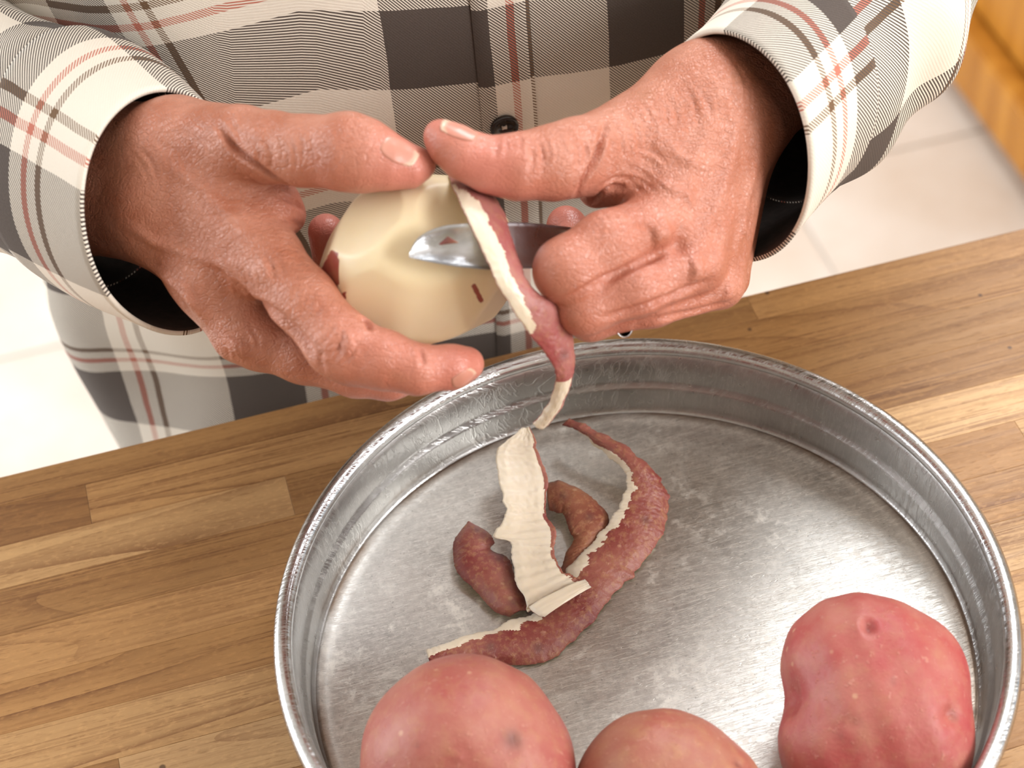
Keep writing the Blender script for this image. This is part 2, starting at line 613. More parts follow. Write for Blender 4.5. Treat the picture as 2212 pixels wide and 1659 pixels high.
def relief(f, V, N, strokes):
    """press creases (negative amp) into and raise veins (positive amp) on the surface;
    strokes: (pixel polyline, amp mm, width mm)"""
    disp = np.zeros(len(V))
    pxs = [resample(smooth_line(pl, max(4, 4 * len(pl))) if len(pl) > 2 else np.asarray(pl, float), 3.0) for pl, _, _ in strokes]
    cut = np.cumsum([0] + [len(p) for p in pxs])
    SS, OK = f.hit(np.concatenate(pxs))
    for q_, (pl, amp, w) in enumerate(strokes):
        S = SS[cut[q_]:cut[q_ + 1]][OK[cut[q_]:cut[q_ + 1]]]
        if len(S) < 2:
            continue
        n = len(S)
        tp = np.minimum(1, np.minimum(np.arange(n) + 1, n - np.arange(n)) / (0.25 * n + 1))
        lo, hi = S.min(0) - 0.012, S.max(0) + 0.012
        sel = np.where(((V > lo) & (V < hi)).all(1))[0]
        if not len(sel):
            continue
        d2 = ((V[sel][:, None, :] - S[None]) ** 2).sum(2)
        j = d2.argmin(1)
        dd = d2[np.arange(len(sel)), j]
        ww = (w * 0.001) ** 2
        g = np.exp(-dd / ww)
        if amp < 0:      # a crease has a slightly raised lip on both sides
            g = g - 0.18 * np.exp(-(np.sqrt(dd) - 1.9 * w * 0.001) ** 2 / ww)
        disp[sel] += amp * 0.001 * tp[j] * g * (1.4 if w > 1.0 else 1.6)
    return V + N * disp[:, None]


def fan(c, ang, n, gap, length, amp, w, bow=0.12, jit=0.25):
    """n roughly parallel wrinkles; ang = direction of each wrinkle in the picture (deg), stacked across it"""
    d = np.array([math.cos(math.radians(ang)), math.sin(math.radians(ang))])
    p = np.array([-d[1], d[0]])
    out = []
    for i in range(n):
        o = (i - (n - 1) / 2) * gap * (1 + RNG.uniform(-jit, jit))
        L = length * RNG.uniform(0.6, 1.1)
        q = np.asarray(c, float) + p * o + d * RNG.uniform(-0.15, 0.15) * length
        b = p * bow * L * RNG.uniform(0.5, 1.4)
        out.append(([tuple(q - d * L / 2 + b), tuple(q + RNG.uniform(-2, 2, 2)), tuple(q + d * L / 2 + b)], -amp * RNG.uniform(0.6, 1.2), w))
    return out


#@@STRUCTURE
# ------------------------------------------------------------------ the room
floor = empty('floor', (0, 0, 0))
tag(floor, kind='structure')
box('grout_bed', (-2.5, -2.3, -0.06), (3.0, 3.2, -0.004), GROUT, floor, 0)
tile_me = None
T = 0.33
for i in range(-7, 9):
    for j in range(-1, 9):
        if tile_me is None:
            t0 = box('tile', (-T / 2 + 0.0025, -T / 2 + 0.0025, -0.0045), (T / 2 - 0.0025, T / 2 - 0.0025, 0.0), TILE, floor, 0.0012)
            tile_me = t0.data
            o = t0
        else:
            o = bpy.data.objects.new('tile', tile_me)
            COL.objects.link(o)
            o.parent = floor
        o.location = (0.09 + i * T, 0.37 + j * T, 0)
box('tile_underlay', (-2.5, -2.3, -0.004), (3.0, -0.13, -0.0005), TILE, floor, 0)


def wall_y(name, x, y0, y1, holes, thick):
    """wall in the plane x, with rectangular openings (ya, yb, za, zb)"""
    bm = bmesh.new()
    xa, xb = min(x, x + thick), max(x, x + thick)
    ys = sorted({y0, y1} | {h[0] for h in holes} | {h[1] for h in holes})
    for a, b in zip(ys[:-1], ys[1:]):
        hs = [h for h in holes if h[0] <= a and h[1] >= b]
        if hs:
            if hs[0][2] > 0:
                box_bm(bm, (xa, a, 0), (xb, b, hs[0][2]))
            box_bm(bm, (xa, a, hs[0][3]), (xb, b, 2.5))
        else:
            box_bm(bm, (xa, a, 0), (xb, b, 2.5))
    me = bpy.data.meshes.new(name)
    bm.to_mesh(me)
    bm.free()
    return tag(link(name, me, WALLP, None, False), kind='structure')


wall_y('wall_right', 3.0, -2.3, 3.2, [(-1.2, 0.6, 1.0, 2.3)], 0.1)
wall_y('wall_left', -2.5, -2.3, 3.2, [(0.3, 2.3, 0.0, 2.3)], -0.1)
tag(box('wall_back', (-2.6, 3.2, 0), (3.1, 3.3, 2.5), WALLP, None, 0), kind='structure')
tag(box('wall_front', (-2.6, -2.4, 0), (3.1, -2.3, 2.5), WALLP, None, 0), kind='structure')
tag(box('ceiling', (-2.6, -2.4, 2.5), (3.1, 3.3, 2.6), PAINT, None, 0), kind='structure')

# oak cabinet standing along the right of the floor
cab = tag(empty('oak_cabinet', (1.145, 1.2, 0)), 'honey oak base cabinet with a plinth moulding on the pale floor', 'cabinet')


def cbox(name, lo, hi, bevel=0.003):
    return box(name, tuple(np.subtract(lo, (1.16, 1.2, 0))), tuple(np.subtract(hi, (1.16, 1.2, 0))), OAK, cab, bevel)


cbox('toe_kick', (0.895, 0.60, 0.0), (1.44, 2.4, 0.03))
cbox('plinth_moulding', (0.862, 0.60, 0.022), (0.90, 2.4, 0.112), 0.012)
cbox('carcass', (0.90, 0.60, 0.03), (1.44, 2.4, 0.86))
for k in range(4):
    ya = 0.62 + k * 0.445
    cbox('stile', (0.885, ya, 0.115), (0.90, ya + 0.055, 0.85))
    cbox('panel', (0.893, ya + 0.055, 0.115), (0.905, ya + 0.445, 0.85))
cbox('top', (0.86, 0.58, 0.86), (1.46, 2.42, 0.90), 0.006)

#@@COUNTER
# ------------------------------------------------------------------ the worktop of glued strips
EDGE = 0.1847
counter = tag(empty('wooden_worktop', (0, -0.2, ZC)), 'butcher-block worktop of glued light and dark wood strips under the pan', 'worktop')
box('core_board', (-0.9, -0.75 + 0.2, -0.038), (1.3, EDGE + 0.2 - 0.0015, -0.004), GAP, counter, 0)
PAL = {'l': (0.50, 0.305, 0.135), 'm': (0.40, 0.222, 0.086), 'd': (0.28, 0.138, 0.046), 'p': (0.55, 0.35, 0.17), 'n': (0.345, 0.182, 0.064)}
rows = []       # (width, [joint x...], tones)
y = EDGE
# joints read off the photograph for the rows in view, invented beyond it
plan = [
    (0.0165, [-0.62, 0.115, 0.62], 'mnmm'),
    (0.0235, [-0.55, -0.207, -0.055, 0.47], 'ndmnm'),
    (0.0235, [-0.40, -0.12, 0.30, 0.62], 'mlnml'),
    (0.0245, [-0.30, 0.24, 0.335, 0.66], 'nnplm'),
    (0.0245, [-0.44, -0.118, 0.41], 'dmpl'),
    (0.0245, [-0.50, 0.20, 0.55], 'mnlm'),
    (0.0255, [-0.37, -0.062, 0.36, 0.7], 'dlmpl'),
    (0.0255, [-0.212, 0.30, 0.60], 'nplm'),
    (0.0255, [-0.45, -0.10, 0.43], 'mnll'),
    (0.0260, [-0.33, 0.22, 0.62], 'lmpn'),
]
while y > -0.75:
    if plan:
        w, js, tn = plan.pop(0)
    else:
        w = 0.0255
        js = sorted(RNG.uniform(-0.8, 1.1, 3).tolist())
        tn = ''.join(RNG.choice(list('lmnpm'), 4))
    xs = [-0.9] + js + [1.3]
    for k, (xa, xb) in enumerate(zip(xs[:-1], xs[1:])):
        bm = bmesh.new()
        g = 0.00004
        box_bm(bm, (-(xb - xa) / 2 + g, -w / 2 + g, -0.018), ((xb - xa) / 2 - g, w / 2 - g, RNG.uniform(-0.00006, 0.00006)), 0.00016)
        me = bpy.data.meshes.new('plank')
        bm.to_mesh(me)
        bm.free()
        o = link('plank', me, WOOD, counter, False)
        o.location = ((xa + xb) / 2, y - w / 2 + 0.2, 0)
        c = np.array(PAL[tn[k % len(tn)]]) * RNG.uniform(0.90, 1.10)
        o.color = (*c, 1)
    y -= w

cabinet = tag(empty('base_cabinet', (0.2, -0.2, 0)), 'white base unit carrying the wooden worktop', 'cabinet')
box('carcass', (-1.05, -0.50, 0.08), (1.05, 0.15, ZC - 0.0385), PAINT, cabinet, 0.003)
box('plinth', (-1.03, -0.46, 0.0), (1.03, 0.10, 0.08), PAINT, cabinet, 0)
for k in range(4):
    d = box('door', (-1.04 + k * 0.522, 0.15, 0.10), (-1.04 + k * 0.522 + 0.514, 0.165, ZC - 0.05), PAINT, cabinet, 0.003)
    box('handle', (-1.04 + k * 0.522 + 0.44, 0.165, 0.60), (-1.04 + k * 0.522 + 0.455, 0.180, 0.72), STEEL, d, 0.004)

#@@PAN
# ------------------------------------------------------------------ the round pan
def lathe(name, prof, mat, parent, seg=192, closed=False):
    n = len(prof)
    V, F = [], []
    for s in range(seg):
        a = 2 * math.pi * s / seg
        for r, z in prof:
            V.append((r * math.cos(a), r * math.sin(a), z))
    for s in range(seg):
        s2 = (s + 1) % seg
        for i in range(n if closed else n - 1):
            j = (i + 1) % n
            F.append((s * n + i, s2 * n + i, s2 * n + j, s * n + j))
    return link(name, mesh_np(name, V, F), mat, parent)


PH = 0.0428
pan = tag(empty('round_pan', (0, 0, ZC)), 'worn round metal baking pan with a rolled rim on the wooden worktop', 'pan')
wall_prof = [(0.1395, PH - 0.002), (0.1378, PH - 0.0075), (0.1372, PH - 0.009), (0.1366, 0.0225), (0.1364, 0.0205), (0.1352, 0.0190), (0.1347, 0.0175),
             (0.1342, 0.0080), (0.1336, 0.0052), (0.1320, 0.0042), (0.1300, 0.0040), (0.1300, 0.0008), (0.1345, 0.0008), (0.1368, 0.0030),
             (0.1378, 0.0175), (0.1392, 0.0200), (0.1402, PH - 0.006), (0.1410, PH - 0.002)]
lathe('wall', wall_prof, PAN_WALL, pan, 192, True)
rr = 0.0037
rim_prof = [(0.1413 + rr * math.cos(a), PH - rr + rr * math.sin(a)) for a in np.linspace(0, 2 * math.pi, 18, endpoint=False)]
lathe('rim', rim_prof, PAN_RIM, pan, 192, True)
base_prof = [(0.0, 0.0036), (0.04, 0.0035), (0.09, 0.0036), (0.125, 0.0038), (0.1285, 0.0044), (0.1312, 0.0052), (0.1325, 0.0050), (0.1330, 0.0043), (0.1325, 0.0025), (0.0, 0.0012)]
lathe('base', base_prof, PAN_BASE, pan, 192)

#@@POTATOES
# ------------------------------------------------------------------ whole potatoes in the pan
def potato(name, lobes, dents, label, mat, h=0.0016, marks=()):
    """lobes: (px, py, height of centre, radius px); all blended"""
    f = Field()
    pts = []
    for px, py, z, r in lobes:
        c = PZ(px, py, z)
        pts.append((c, r * 0.955 * depth_of(c) / FOC))
    for i in range(len(pts)):
        f.chain([pts[i], pts[(i + 1) % len(pts)]], 0.008, 0.010)
    V, F = polygonise(f, h)
    N = vnormals(V, F)
    V = relief(f, V, N, dents)
    dark = np.zeros(len(V))
    for px, py, r, a in marks:
        s, ok = f.hit([(px, py)])
        q = np.linalg.norm(V - s[0], axis=1) / (r * depth_of(s[0]) / FOC)
        dark = np.maximum(dark, a * np.exp(-q ** 2 * 1.2))
    ph = RNG.uniform(0, 6, 6)
    w = sum(np.sin(V @ RNG.normal(0, 1, 3) * s + ph[i]) for i, s in enumerate((70, 90, 120, 150)))
    V = V + vnormals(V, F) * (w * 0.00022)[:, None]
    c = V.mean(0)
    zmin = V[:, 2].min()
    V[:, 2] += ZC + 0.0040 - zmin if abs(zmin - ZC - 0.004) < 0.012 else 0
    low = V[:, 2] < ZC + PH + 0.003
    rad = np.hypot(V[:, 0], V[:, 1]) * low
    k = int(rad.argmax())
    if rad[k] > 0.1362 and V[k, 1] > -0.13:       # keep clear of the pan wall
        sh = (rad[k] - 0.1362) / rad[k]
        V[:, :2] -= V[k, :2] * sh
    base = np.array([c[0], c[1], V[:, 2].min()])
    me = mesh_np(name, V - base, F)
    attr(me, 'dark', dark)
    o = link(name, me, mat)
    o.location = base
    return tag(o, label, 'potato', 'whole red potatoes in the pan')


potato('red_potato', [(1000, 1640, 0.040, 208), (1020, 1650, 0.038, 206), (960, 1690, 0.036, 165), (1070, 1700, 0.036, 160)],
       [([(1100, 1590), (1112, 1612), (1105, 1630)], -0.6, 2.0), ([(985, 1640), (1000, 1650)], 0.4, 1.0)],
       'big round red potato at the pan front touching the longest peel, with a dark scab', POT_DULL,
       marks=[(1108, 1605, 24, 0.75), (1104, 1612, 12, 0.5), (905, 1615, 6, 0.7)])
potato('red_potato', [(1400, 1720, 0.032, 155), (1470, 1725, 0.032, 155), (1435, 1690, 0.034, 145), (1540, 1750, 0.030, 110)],
       [([(1588, 1650), (1600, 1654)], -0.8, 1.6)],
       'tan-pink potato between the two bigger red potatoes, only its top in view', POT_TAN, marks=[(1592, 1655, 10, 0.9)])
potato('red_potato', [(1900, 1448, 0.045, 164), (1975, 1475, 0.043, 156), (1872, 1612, 0.036, 140), (1998, 1608, 0.036, 138), (1942, 1540, 0.042, 160)],
       [([(1916, 1338), (1921, 1352), (1924, 1362)], -2.2, 1.9), ([(1694, 1500), (1728, 1504), (1765, 1510)], -2.4, 6.5), ([(2110, 1540), (2090, 1548)], -1.8, 3.0),
        ([(1932, 1470), (1938, 1474)], 0.4, 1.5), ([(1880, 1560), (1890, 1566)], -0.6, 2.5)],
       'large lumpy pink-red potato with a deep eye against the pan wall', POT_SKIN,
       marks=[(1920, 1353, 10, 1.0), (2112, 1545, 12, 0.5), (1975, 1470, 8, 0.25), (1860, 1590, 10, 0.2)])

#@@PEELS
# ------------------------------------------------------------------ strips of peel
def ribbon(name, left, right, thick=0.0014, n=72, cols=10, arch=0.0012, skin_up=True, rim_r=0, margin_l=0.0, margin_r=0.0, rag=0.0005, parent=None, seed=1, mat_skin=None, ripple=0.0):
    """left/right: matching world points of the two edges; the skin lies on the upper face when skin_up"""
    rg = np.random.default_rng(seed)
    L, R = smooth_line(left, n), smooth_line(right, n)
    def ragged(a, step):
        k = max(3, n // step)
        return np.interp(np.arange(n), np.linspace(0, n - 1, k), rg.normal(0, a, k))
    jl, jr = ragged(rag, 5) + rg.normal(0, rag * 0.22, n), ragged(rag, 4) + rg.normal(0, rag * 0.22, n)
    wob_l = ragged(0.05, 7) + ragged(0.02, 2)
    ac = R - L
    wd = np.linalg.norm(ac, axis=1)[:, None]
    ac = ac / np.maximum(wd, 1e-6)
    L = L + ac * jl[:, None]
    R = R + ac * jr[:, None]
    C = (L + R) / 2
    tan = np.gradient(C, axis=0)
    nrm = np.cross(ac, tan)
    nrm /= np.linalg.norm(nrm, axis=1)[:, None] + 1e-12
    if nrm[n // 2] @ (CAM_C - C[n // 2]) < 0:
        nrm = -nrm
    top, bot = np.zeros((n, cols, 3)), np.zeros((n, cols, 3))
    for j in range(cols):
        u = j / (cols - 1)
        b = (1 - (2 * u - 1) ** 2)
        edge = min(1.0, 4 * min(u, 1 - u) + 0.25)
        mid = L * (1 - u) + R * u + nrm * (arch * b) + nrm * (ripple * np.sin(np.arange(n) * 0.9 + u * 2))[:, None]
        mid = mid + nrm * rg.normal(0, 0.00012, n)[:, None]
        top[:, j] = mid + nrm * thick * 0.5 * edge
        bot[:, j] = mid - nrm * thick * 0.5 * edge
    V = np.concatenate([top.reshape(-1, 3), bot.reshape(-1, 3)])
    o_ = n * cols
    F, M = [], []
    for i in range(n - 1):
        for j in range(cols - 1):
            u = (j + 0.5) / (cols - 1)
            a = i * cols + j
            wob = wob_l[i]
            sk = (u > margin_l + (wob if margin_l else 0)) and (u < 1 - margin_r + (wob if margin_r else 0))
            F.append((a, a + 1, a + cols + 1, a + cols))
            M.append((0 if sk else 1) if skin_up else (0 if rim_r and j >= cols - 1 - rim_r + (wob_l[i] > 0.03) else 1))
            F.append((o_ + a, o_ + a + cols, o_ + a + cols + 1, o_ + a + 1))
            M.append(1 if skin_up else 0)
        for j in (0, cols - 1):
            a = i * cols + j
            q = (a, a + cols, o_ + a + cols, o_ + a)
            F.append(q if j == 0 else q[::-1])
            M.append(1 if (skin_up and (margin_l if j == 0 else margin_r)) or (rim_r and j == 0) else 0)
    for i in (0, n - 1):
        for j in range(cols - 1):
            a = i * cols + j
            q = (a, o_ + a, o_ + a + 1, a + 1)
            F.append(q if i == 0 else q[::-1])
            M.append(0)
    base = V.mean(0)
    base[2] = V[:, 2].min()
    me = mesh_np(name, V - base, F)
    bm = bmesh.new()
    bm.from_mesh(me)
    bmesh.ops.recalc_face_normals(bm, faces=bm.faces)
    bm.to_mesh(me)
    bm.free()
    dk = np.zeros(len(V))
    for k in range(3):
        i, j = rg.integers(5, n - 5), rg.integers(2, cols - 2)
        dk = np.maximum(dk, 0.6 * np.exp(-(np.linalg.norm(V - top[i, j], axis=1) / 0.0022) ** 2))
    attr(me, 'dark', dk)
    o = link(name, me, [mat_skin or PEEL_SKIN, FLESH])
    me.polygons.foreach_set('material_index', M)
    o.location = base
    return o


def zl(pts):
    return [PZ(px, py, z) for px, py, z in pts]


G = 'potato peelings lying in the pan'
FZ = 0.0048
# the curved dark piece lying under the others
o = ribbon('potato_peel', zl([(1184, 1040, .009), (1232, 1047, .010), (1283, 1080, .010), (1313, 1122, .009), (1306, 1165, .007), (1280, 1200, .006), (1262, 1250, .006)]),
           zl([(1186, 1104, .008), (1213, 1110, .010), (1228, 1140, .010), (1236, 1166, .009), (1224, 1195, .007), (1214, 1222, .006), (1205, 1255, .006)]), seed=3, arch=0.0022, mat_skin=PEEL_BROWN)
tag(o, 'short brownish-red curved peel tucked between the white-sided peel and the longest peel', 'peel', G)
# the kidney-shaped piece on the left
o = ribbon('potato_peel', zl([(1010, 1142, .006), (983, 1165, .008), (977, 1200, .008), (985, 1228, .008), (1006, 1256, .008), (1035, 1290, .007), (1070, 1318, .007), (1098, 1334, .006)]),
           zl([(1024, 1139, .006), (1058, 1152, .009), (1066, 1172, .009), (1063, 1186, .008), (1098, 1206, .008), (1112, 1242, .008), (1134, 1288, .008), (1138, 1318, .006)]), seed=5, arch=0.0030)
tag(o, 'short kidney-shaped dark red peel lying alone at the left of the peelings', 'peel', G)
# the long C-shaped piece
o = ribbon('potato_peel', zl([(1226, 907, .020), (1285, 958, .019), (1342, 1014, .018), (1352, 1045, .016), (1340, 1085, .014), (1318, 1125, .012), (1280, 1172, .010), (1232, 1222, .009), (1196, 1275, .008), (1150, 1322, .008), (1085, 1352, .009), (990, 1382, .012), (918, 1400, .013)]),
           zl([(1229, 904, .022), (1310, 940, .022), (1390, 994, .018), (1438, 1052, .010), (1446, 1098, .006), (1434, 1150, .005), (1402, 1204, .005), (1358, 1250, .005), (1302, 1315, .005), (1240, 1385, .005), (1165, 1430, .005), (1040, 1442, .005), (934, 1448, .006)]),
           n=240, cols=30, thick=0.0020, arch=0.0028, margin_l=0.20, seed=8, rag=0.0006)
tag(o, 'longest peel, a red C-shaped strip with a pale cut edge, in the pan', 'peel', G)
# the piece lying with its white side up
o = ribbon('potato_peel', zl([(1128, 924, .026), (1086, 957, .025), (1072, 985, .024), (1077, 1040, .022), (1090, 1085, .020), (1088, 1120, .018), (1066, 1158, .016), (1101, 1172, .015), (1106, 1210, .014), (1117, 1256, .014), (1138, 1302, .014), (1142, 1322, .013)]),
           zl([(1142, 923, .026), (1158, 965, .024), (1168, 995, .022), (1184, 1040, .019), (1180, 1090, .017), (1182, 1118, .016), (1200, 1148, .016), (1198, 1180, .015), (1200, 1205, .015), (1214, 1232, .015), (1242, 1246, .015), (1264, 1258, .014)]),
           n=130, cols=24, thick=0.0020, arch=-0.0012, skin_up=False, rim_r=2, seed=11, ripple=0.00022)
tag(o, 'peel lying cream side up across the other peelings', 'peel', G)
o2 = ribbon('folded_end', zl([(1141, 1312, .016), (1158, 1330, .016), (1175, 1334, .016)]), zl([(1262, 1252, .016), (1272, 1262, .016), (1279, 1268, .015)]),
            n=16, cols=10, thick=0.0012, arch=0.0012, skin_up=False, seed=12)
mw = o2.location.copy()
o2.parent = o
o2.location = mw - o.location
o2['label'] = 'turned-up white end'

#@@HELD
# ------------------------------------------------------------------ the potato being peeled
HP = tag(empty('peeled_potato', tuple(H(905, 565, 0) - np.array([0, 0, 0.03]))), 'half-peeled cream potato held between both hands', 'potato')


def peeled_potato():
    bm = bmesh.new()
    bmesh.ops.create_icosphere(bm, subdivisions=6, radius=1.0)
    D = np.array([v.co[:] for v in bm.verts])
    Fs = [[v.index for v in f.verts] for f in bm.faces]
    bm.free()
    # camera axes: x right, y down, z away; semi axes in px
    B = np.stack([CAM_R, -CAM_U, CAM_F])
    d = D @ B.T
    ax = np.array([216, 198, 185.0])
    r_el = 1.0 / np.sqrt(((d / ax) ** 2).sum(1))
    planes = [((.06, .05, -1), 170), ((-.50, -.45, -.74), 175), ((.42, -.42, -.80), 171), ((.50, .55, -.67), 182), ((-.25, .55, -.80), 170), ((0.1, .62, -.78), 166),
              ((-.80, -.60, -.1), 190), ((-.45, -.88, -.15), 187), ((.42, .9, 0), 190), ((.05, -.99, -.15), 186), ((.78, .62, -.2), 188), ((.05, .995, -.1), 184), ((-.90, -.36, -.2), 192), ((.35, .93, .1), 176), ((-.2, -.5, .85), 170)]
    r_pl = np.full(len(d), 1e9)
    for n_, h in planes:
        n_ = np.array(n_) / np.linalg.norm(n_)
        c = d @ n_
        r = np.where(c > 0.05, h / np.maximum(c, 0.05), 1e9)
        k = 10.0
        hh = np.maximum(k - np.abs(r_pl - r), 0) / k
        r_pl = np.minimum(r_pl, r) - hh * hh * k / 4
    r = np.minimum(r_el, r_pl)
    sk = np.clip((r_pl - r_el) / 3.0 + 0.5, 0, 1)
    sk = np.where((d[:, 0] > 0.25) & (d[:, 1] < 0.75) & (d[:, 2] < 0.1) & (d[:, 0] < 0.80), 0, sk)
    sk = np.where((d[:, 1] < -0.55) & (d[:, 2] < 0.35), 0, sk)
    sk = np.where((d[:, 0] > -0.80) & (d[:, 1] < 0.35) & (d[:, 2] < 0.1), 0, sk)
    V = (D * r[:, None]) * D0 / FOC
    # a little left-over eye of skin
    t = B.T @ np.array([0.62, 0.36, -0.70])
    c0 = H(905, 565, 0)
    me = mesh_np('flesh_body', V + c0 - np.array(HP.location), Fs)
    e = H(1031, 632, -26)
    for k in range(7):
        q = V + c0 - (e + (CAM_R * 7 - CAM_U * 14) * (k - 3) / 3 * -1 * D0 / FOC * 1.0)
        q = q - (q @ CAM_F)[:, None] * CAM_F
        sk = np.maximum(sk, np.exp(-(np.linalg.norm(q, axis=1) / 0.0011) ** 2) * (d[:, 2] < 0))
    attr(me, 'skin', sk)
    return link('flesh_body', me, FLESH2, HP)


peeled_potato()
# the strip just being cut, hanging down into the pan
hl = [H(965, 372, -10), H(985, 420, -30), H(1010, 470, -38), H(1040, 540, -40), H(1075, 610, -40), H(1118, 690, -36), H(1160, 742, -28), H(1200, 800, -20), H(1196, 838, -12), H(1178, 880, -5), H(1152, 915, 0)]
hr = [H(1005, 385, 0), H(1062, 420, -14), H(1095, 475, -26), H(1120, 560, -30), H(1148, 620, -32), H(1195, 650, -28), H(1228, 690, -20), H(1240, 760, -14), H(1232, 830, -10), H(1212, 885, -4), H(1180, 918, 2)]
o = ribbon('hanging_peel', hl, hr, n=160, cols=26, thick=0.0019, arch=0.0016, margin_l=0.0, seed=21, rag=0.00035, mat_skin=m_potato_skin('fresh peel skin', (0.30, 0.060, 0.060), (0.42, 0.19, 0.165), 0.5, 0.36, 300))
# the cut side shows along the upper left of the strip and again at the hanging end
mi = [p.material_index for p in o.data.polygons]
cols, n_ = 26, 160
fi = 0
for i in range(n_ - 1):
    for j in range(cols - 1):
        u = (j + 0.5) / (cols - 1)
        s = i / (n_ - 1)
        lim = 0.0
        if 0.06 < s < 0.56:
            lim = 0.46 * math.sin((s - 0.06) / 0.50 * math.pi) ** 0.6 + 0.03 * math.sin(i * 0.31) + 0.02 * math.sin(i * 0.83)
        if s > 0.76:
            lim = 0.75
        mi[fi] = 1 if u < lim else 0
        fi += 2
    fi += 2
o.data.polygons.foreach_set('material_index', mi)
o.parent = HP
o.location = o.location - HP.location
o['label'] = 'long ribbon of red peel still attached, hanging over the pan'

#@@PEELER
# ------------------------------------------------------------------ the peeler in the fist
pl = tag(empty('vegetable_peeler', tuple(H(1200, 545, -10))), 'steel vegetable peeler gripped in the fist, its blade across the peeled potato', 'peeler')


def blade():
    n, mcols = 44, 11
    T0, T1 = [], []
    up = smooth_line([H(884, 545, -37), H(905, 512, -38), H(950, 490, -38), H(1004, 483, -38), H(1060, 481, -34), H(1120, 480, -24), H(1200, 487, -8), H(1300, 500, 10)], n)
    lo = smooth_line([H(884, 556, -37), H(930, 566, -39), H(990, 576, -40), H(1050, 582, -39), H(1090, 582, -36), H(1140, 580, -26), H(1215, 578, -9), H(1300, 580, 10)], n)
    V, F = [], []
    th = 0.0007
    for side in (0, 1):
        for i in range(n):
            for j in range(mcols):
                u = j / (mcols - 1)
                b = 1 - (2 * u - 1) ** 2
                p = up[i] * (1 - u) + lo[i] * u
                taper = min(1.0, i / 8)
                p = p + CAM_F * (0.0045 * b * taper + th * side)      # channel, hollow towards the viewer
                V.append(p)
    o_ = n * mcols
    for i in range(n - 1):
        for j in range(mcols - 1):
            u = (j + .5) / (mcols - 1)
            s = i / (n - 1)
            a = i * mcols + j
            F.append((a, a + mcols, a + mcols + 1, a + 1))
            F.append((o_ + a, o_ + a + 1, o_ + a + mcols + 1, o_ + a + mcols))
        for j in (0, mcols - 1):
            a = i * mcols + j
            F.append((a, o_ + a, o_ + a + mcols, a + mcols))
    base = np.array(pl.location)
    return link('blade', mesh_np('blade', np.array(V) - base, F), STEEL, pl)


blade()


scr = ribbon('peel_scrap', [H(948, 527, -37.5), H(958, 518, -37.5), H(966, 510, -37.5)], [H(952, 530, -37.5), H(972, 527, -37.5), H(992, 525, -37.5)], thick=0.0006, n=14, cols=6, arch=0.0003, rag=0.0002, seed=31)
tag(scr, 'tiny scrap of red peel stuck on the peeler blade', 'peel')


def sheet_tube(name, path, rads, thick, mat, parent, seg=20, open_deg=0):
    """a tube of bent sheet metal with visible wall thickness"""
    path = np.asarray(path)
    n = len(path)
    tan = np.gradient(path, axis=0)
    tan /= np.linalg.norm(tan, axis=1)[:, None]
    a = np.cross(tan, CAM_F)
    a /= np.linalg.norm(a, axis=1)[:, None]
    b = np.cross(tan, a)
    V, F = [], []
    for k, off in enumerate((0, -thick)):
        for i in range(n):
            for s in range(seg):
                t = 2 * math.pi * s / seg
                V.append(path[i] + (rads[i] + off) * (a[i] * math.cos(t) * 0.72 + b[i] * math.sin(t)))
    q = n * seg
    for i in range(n - 1):
        for s in range(seg):
            s2 = (s + 1) % seg
            F.append((i * seg + s, i * seg + s2, (i + 1) * seg + s2, (i + 1) * seg + s))
            F.append((q + i * seg + s, q + (i + 1) * seg + s, q + (i + 1) * seg + s2, q + i * seg + s2))
    for i in (0, n - 1):
        for s in range(seg):
            s2 = (s + 1) % seg
            F.append((i * seg + s, q + i * seg + s, q + i * seg + s2, i * seg + s2))
    base = np.array(parent.location)
    return link(name, mesh_np(name, np.array(V) - base, F), mat, parent)


hp = smooth_line([H(1240, 535, 0), H(1300, 560, 12), H(1335, 610, 22), H(1340, 670, 24), H(1343, 698, 12), H(1350, 704, -9)], 24)
sheet_tube('handle', hp, [0.0045] * 24, 0.0006, STEEL, pl)

#@@PERSON
# ------------------------------------------------------------------ the person
person = tag(empty('person', (0.03, 0.34, 0.0)), 'person in a brown and cream plaid shirt peeling a potato over the pan', 'person')
PB = np.array(person.location)


def chainpx(f, pts, k=0.002, kj=0.004):
    f.chain([(H(x, y, dl), RAD(r, dl)) for x, y, dl, r in pts], k, kj)


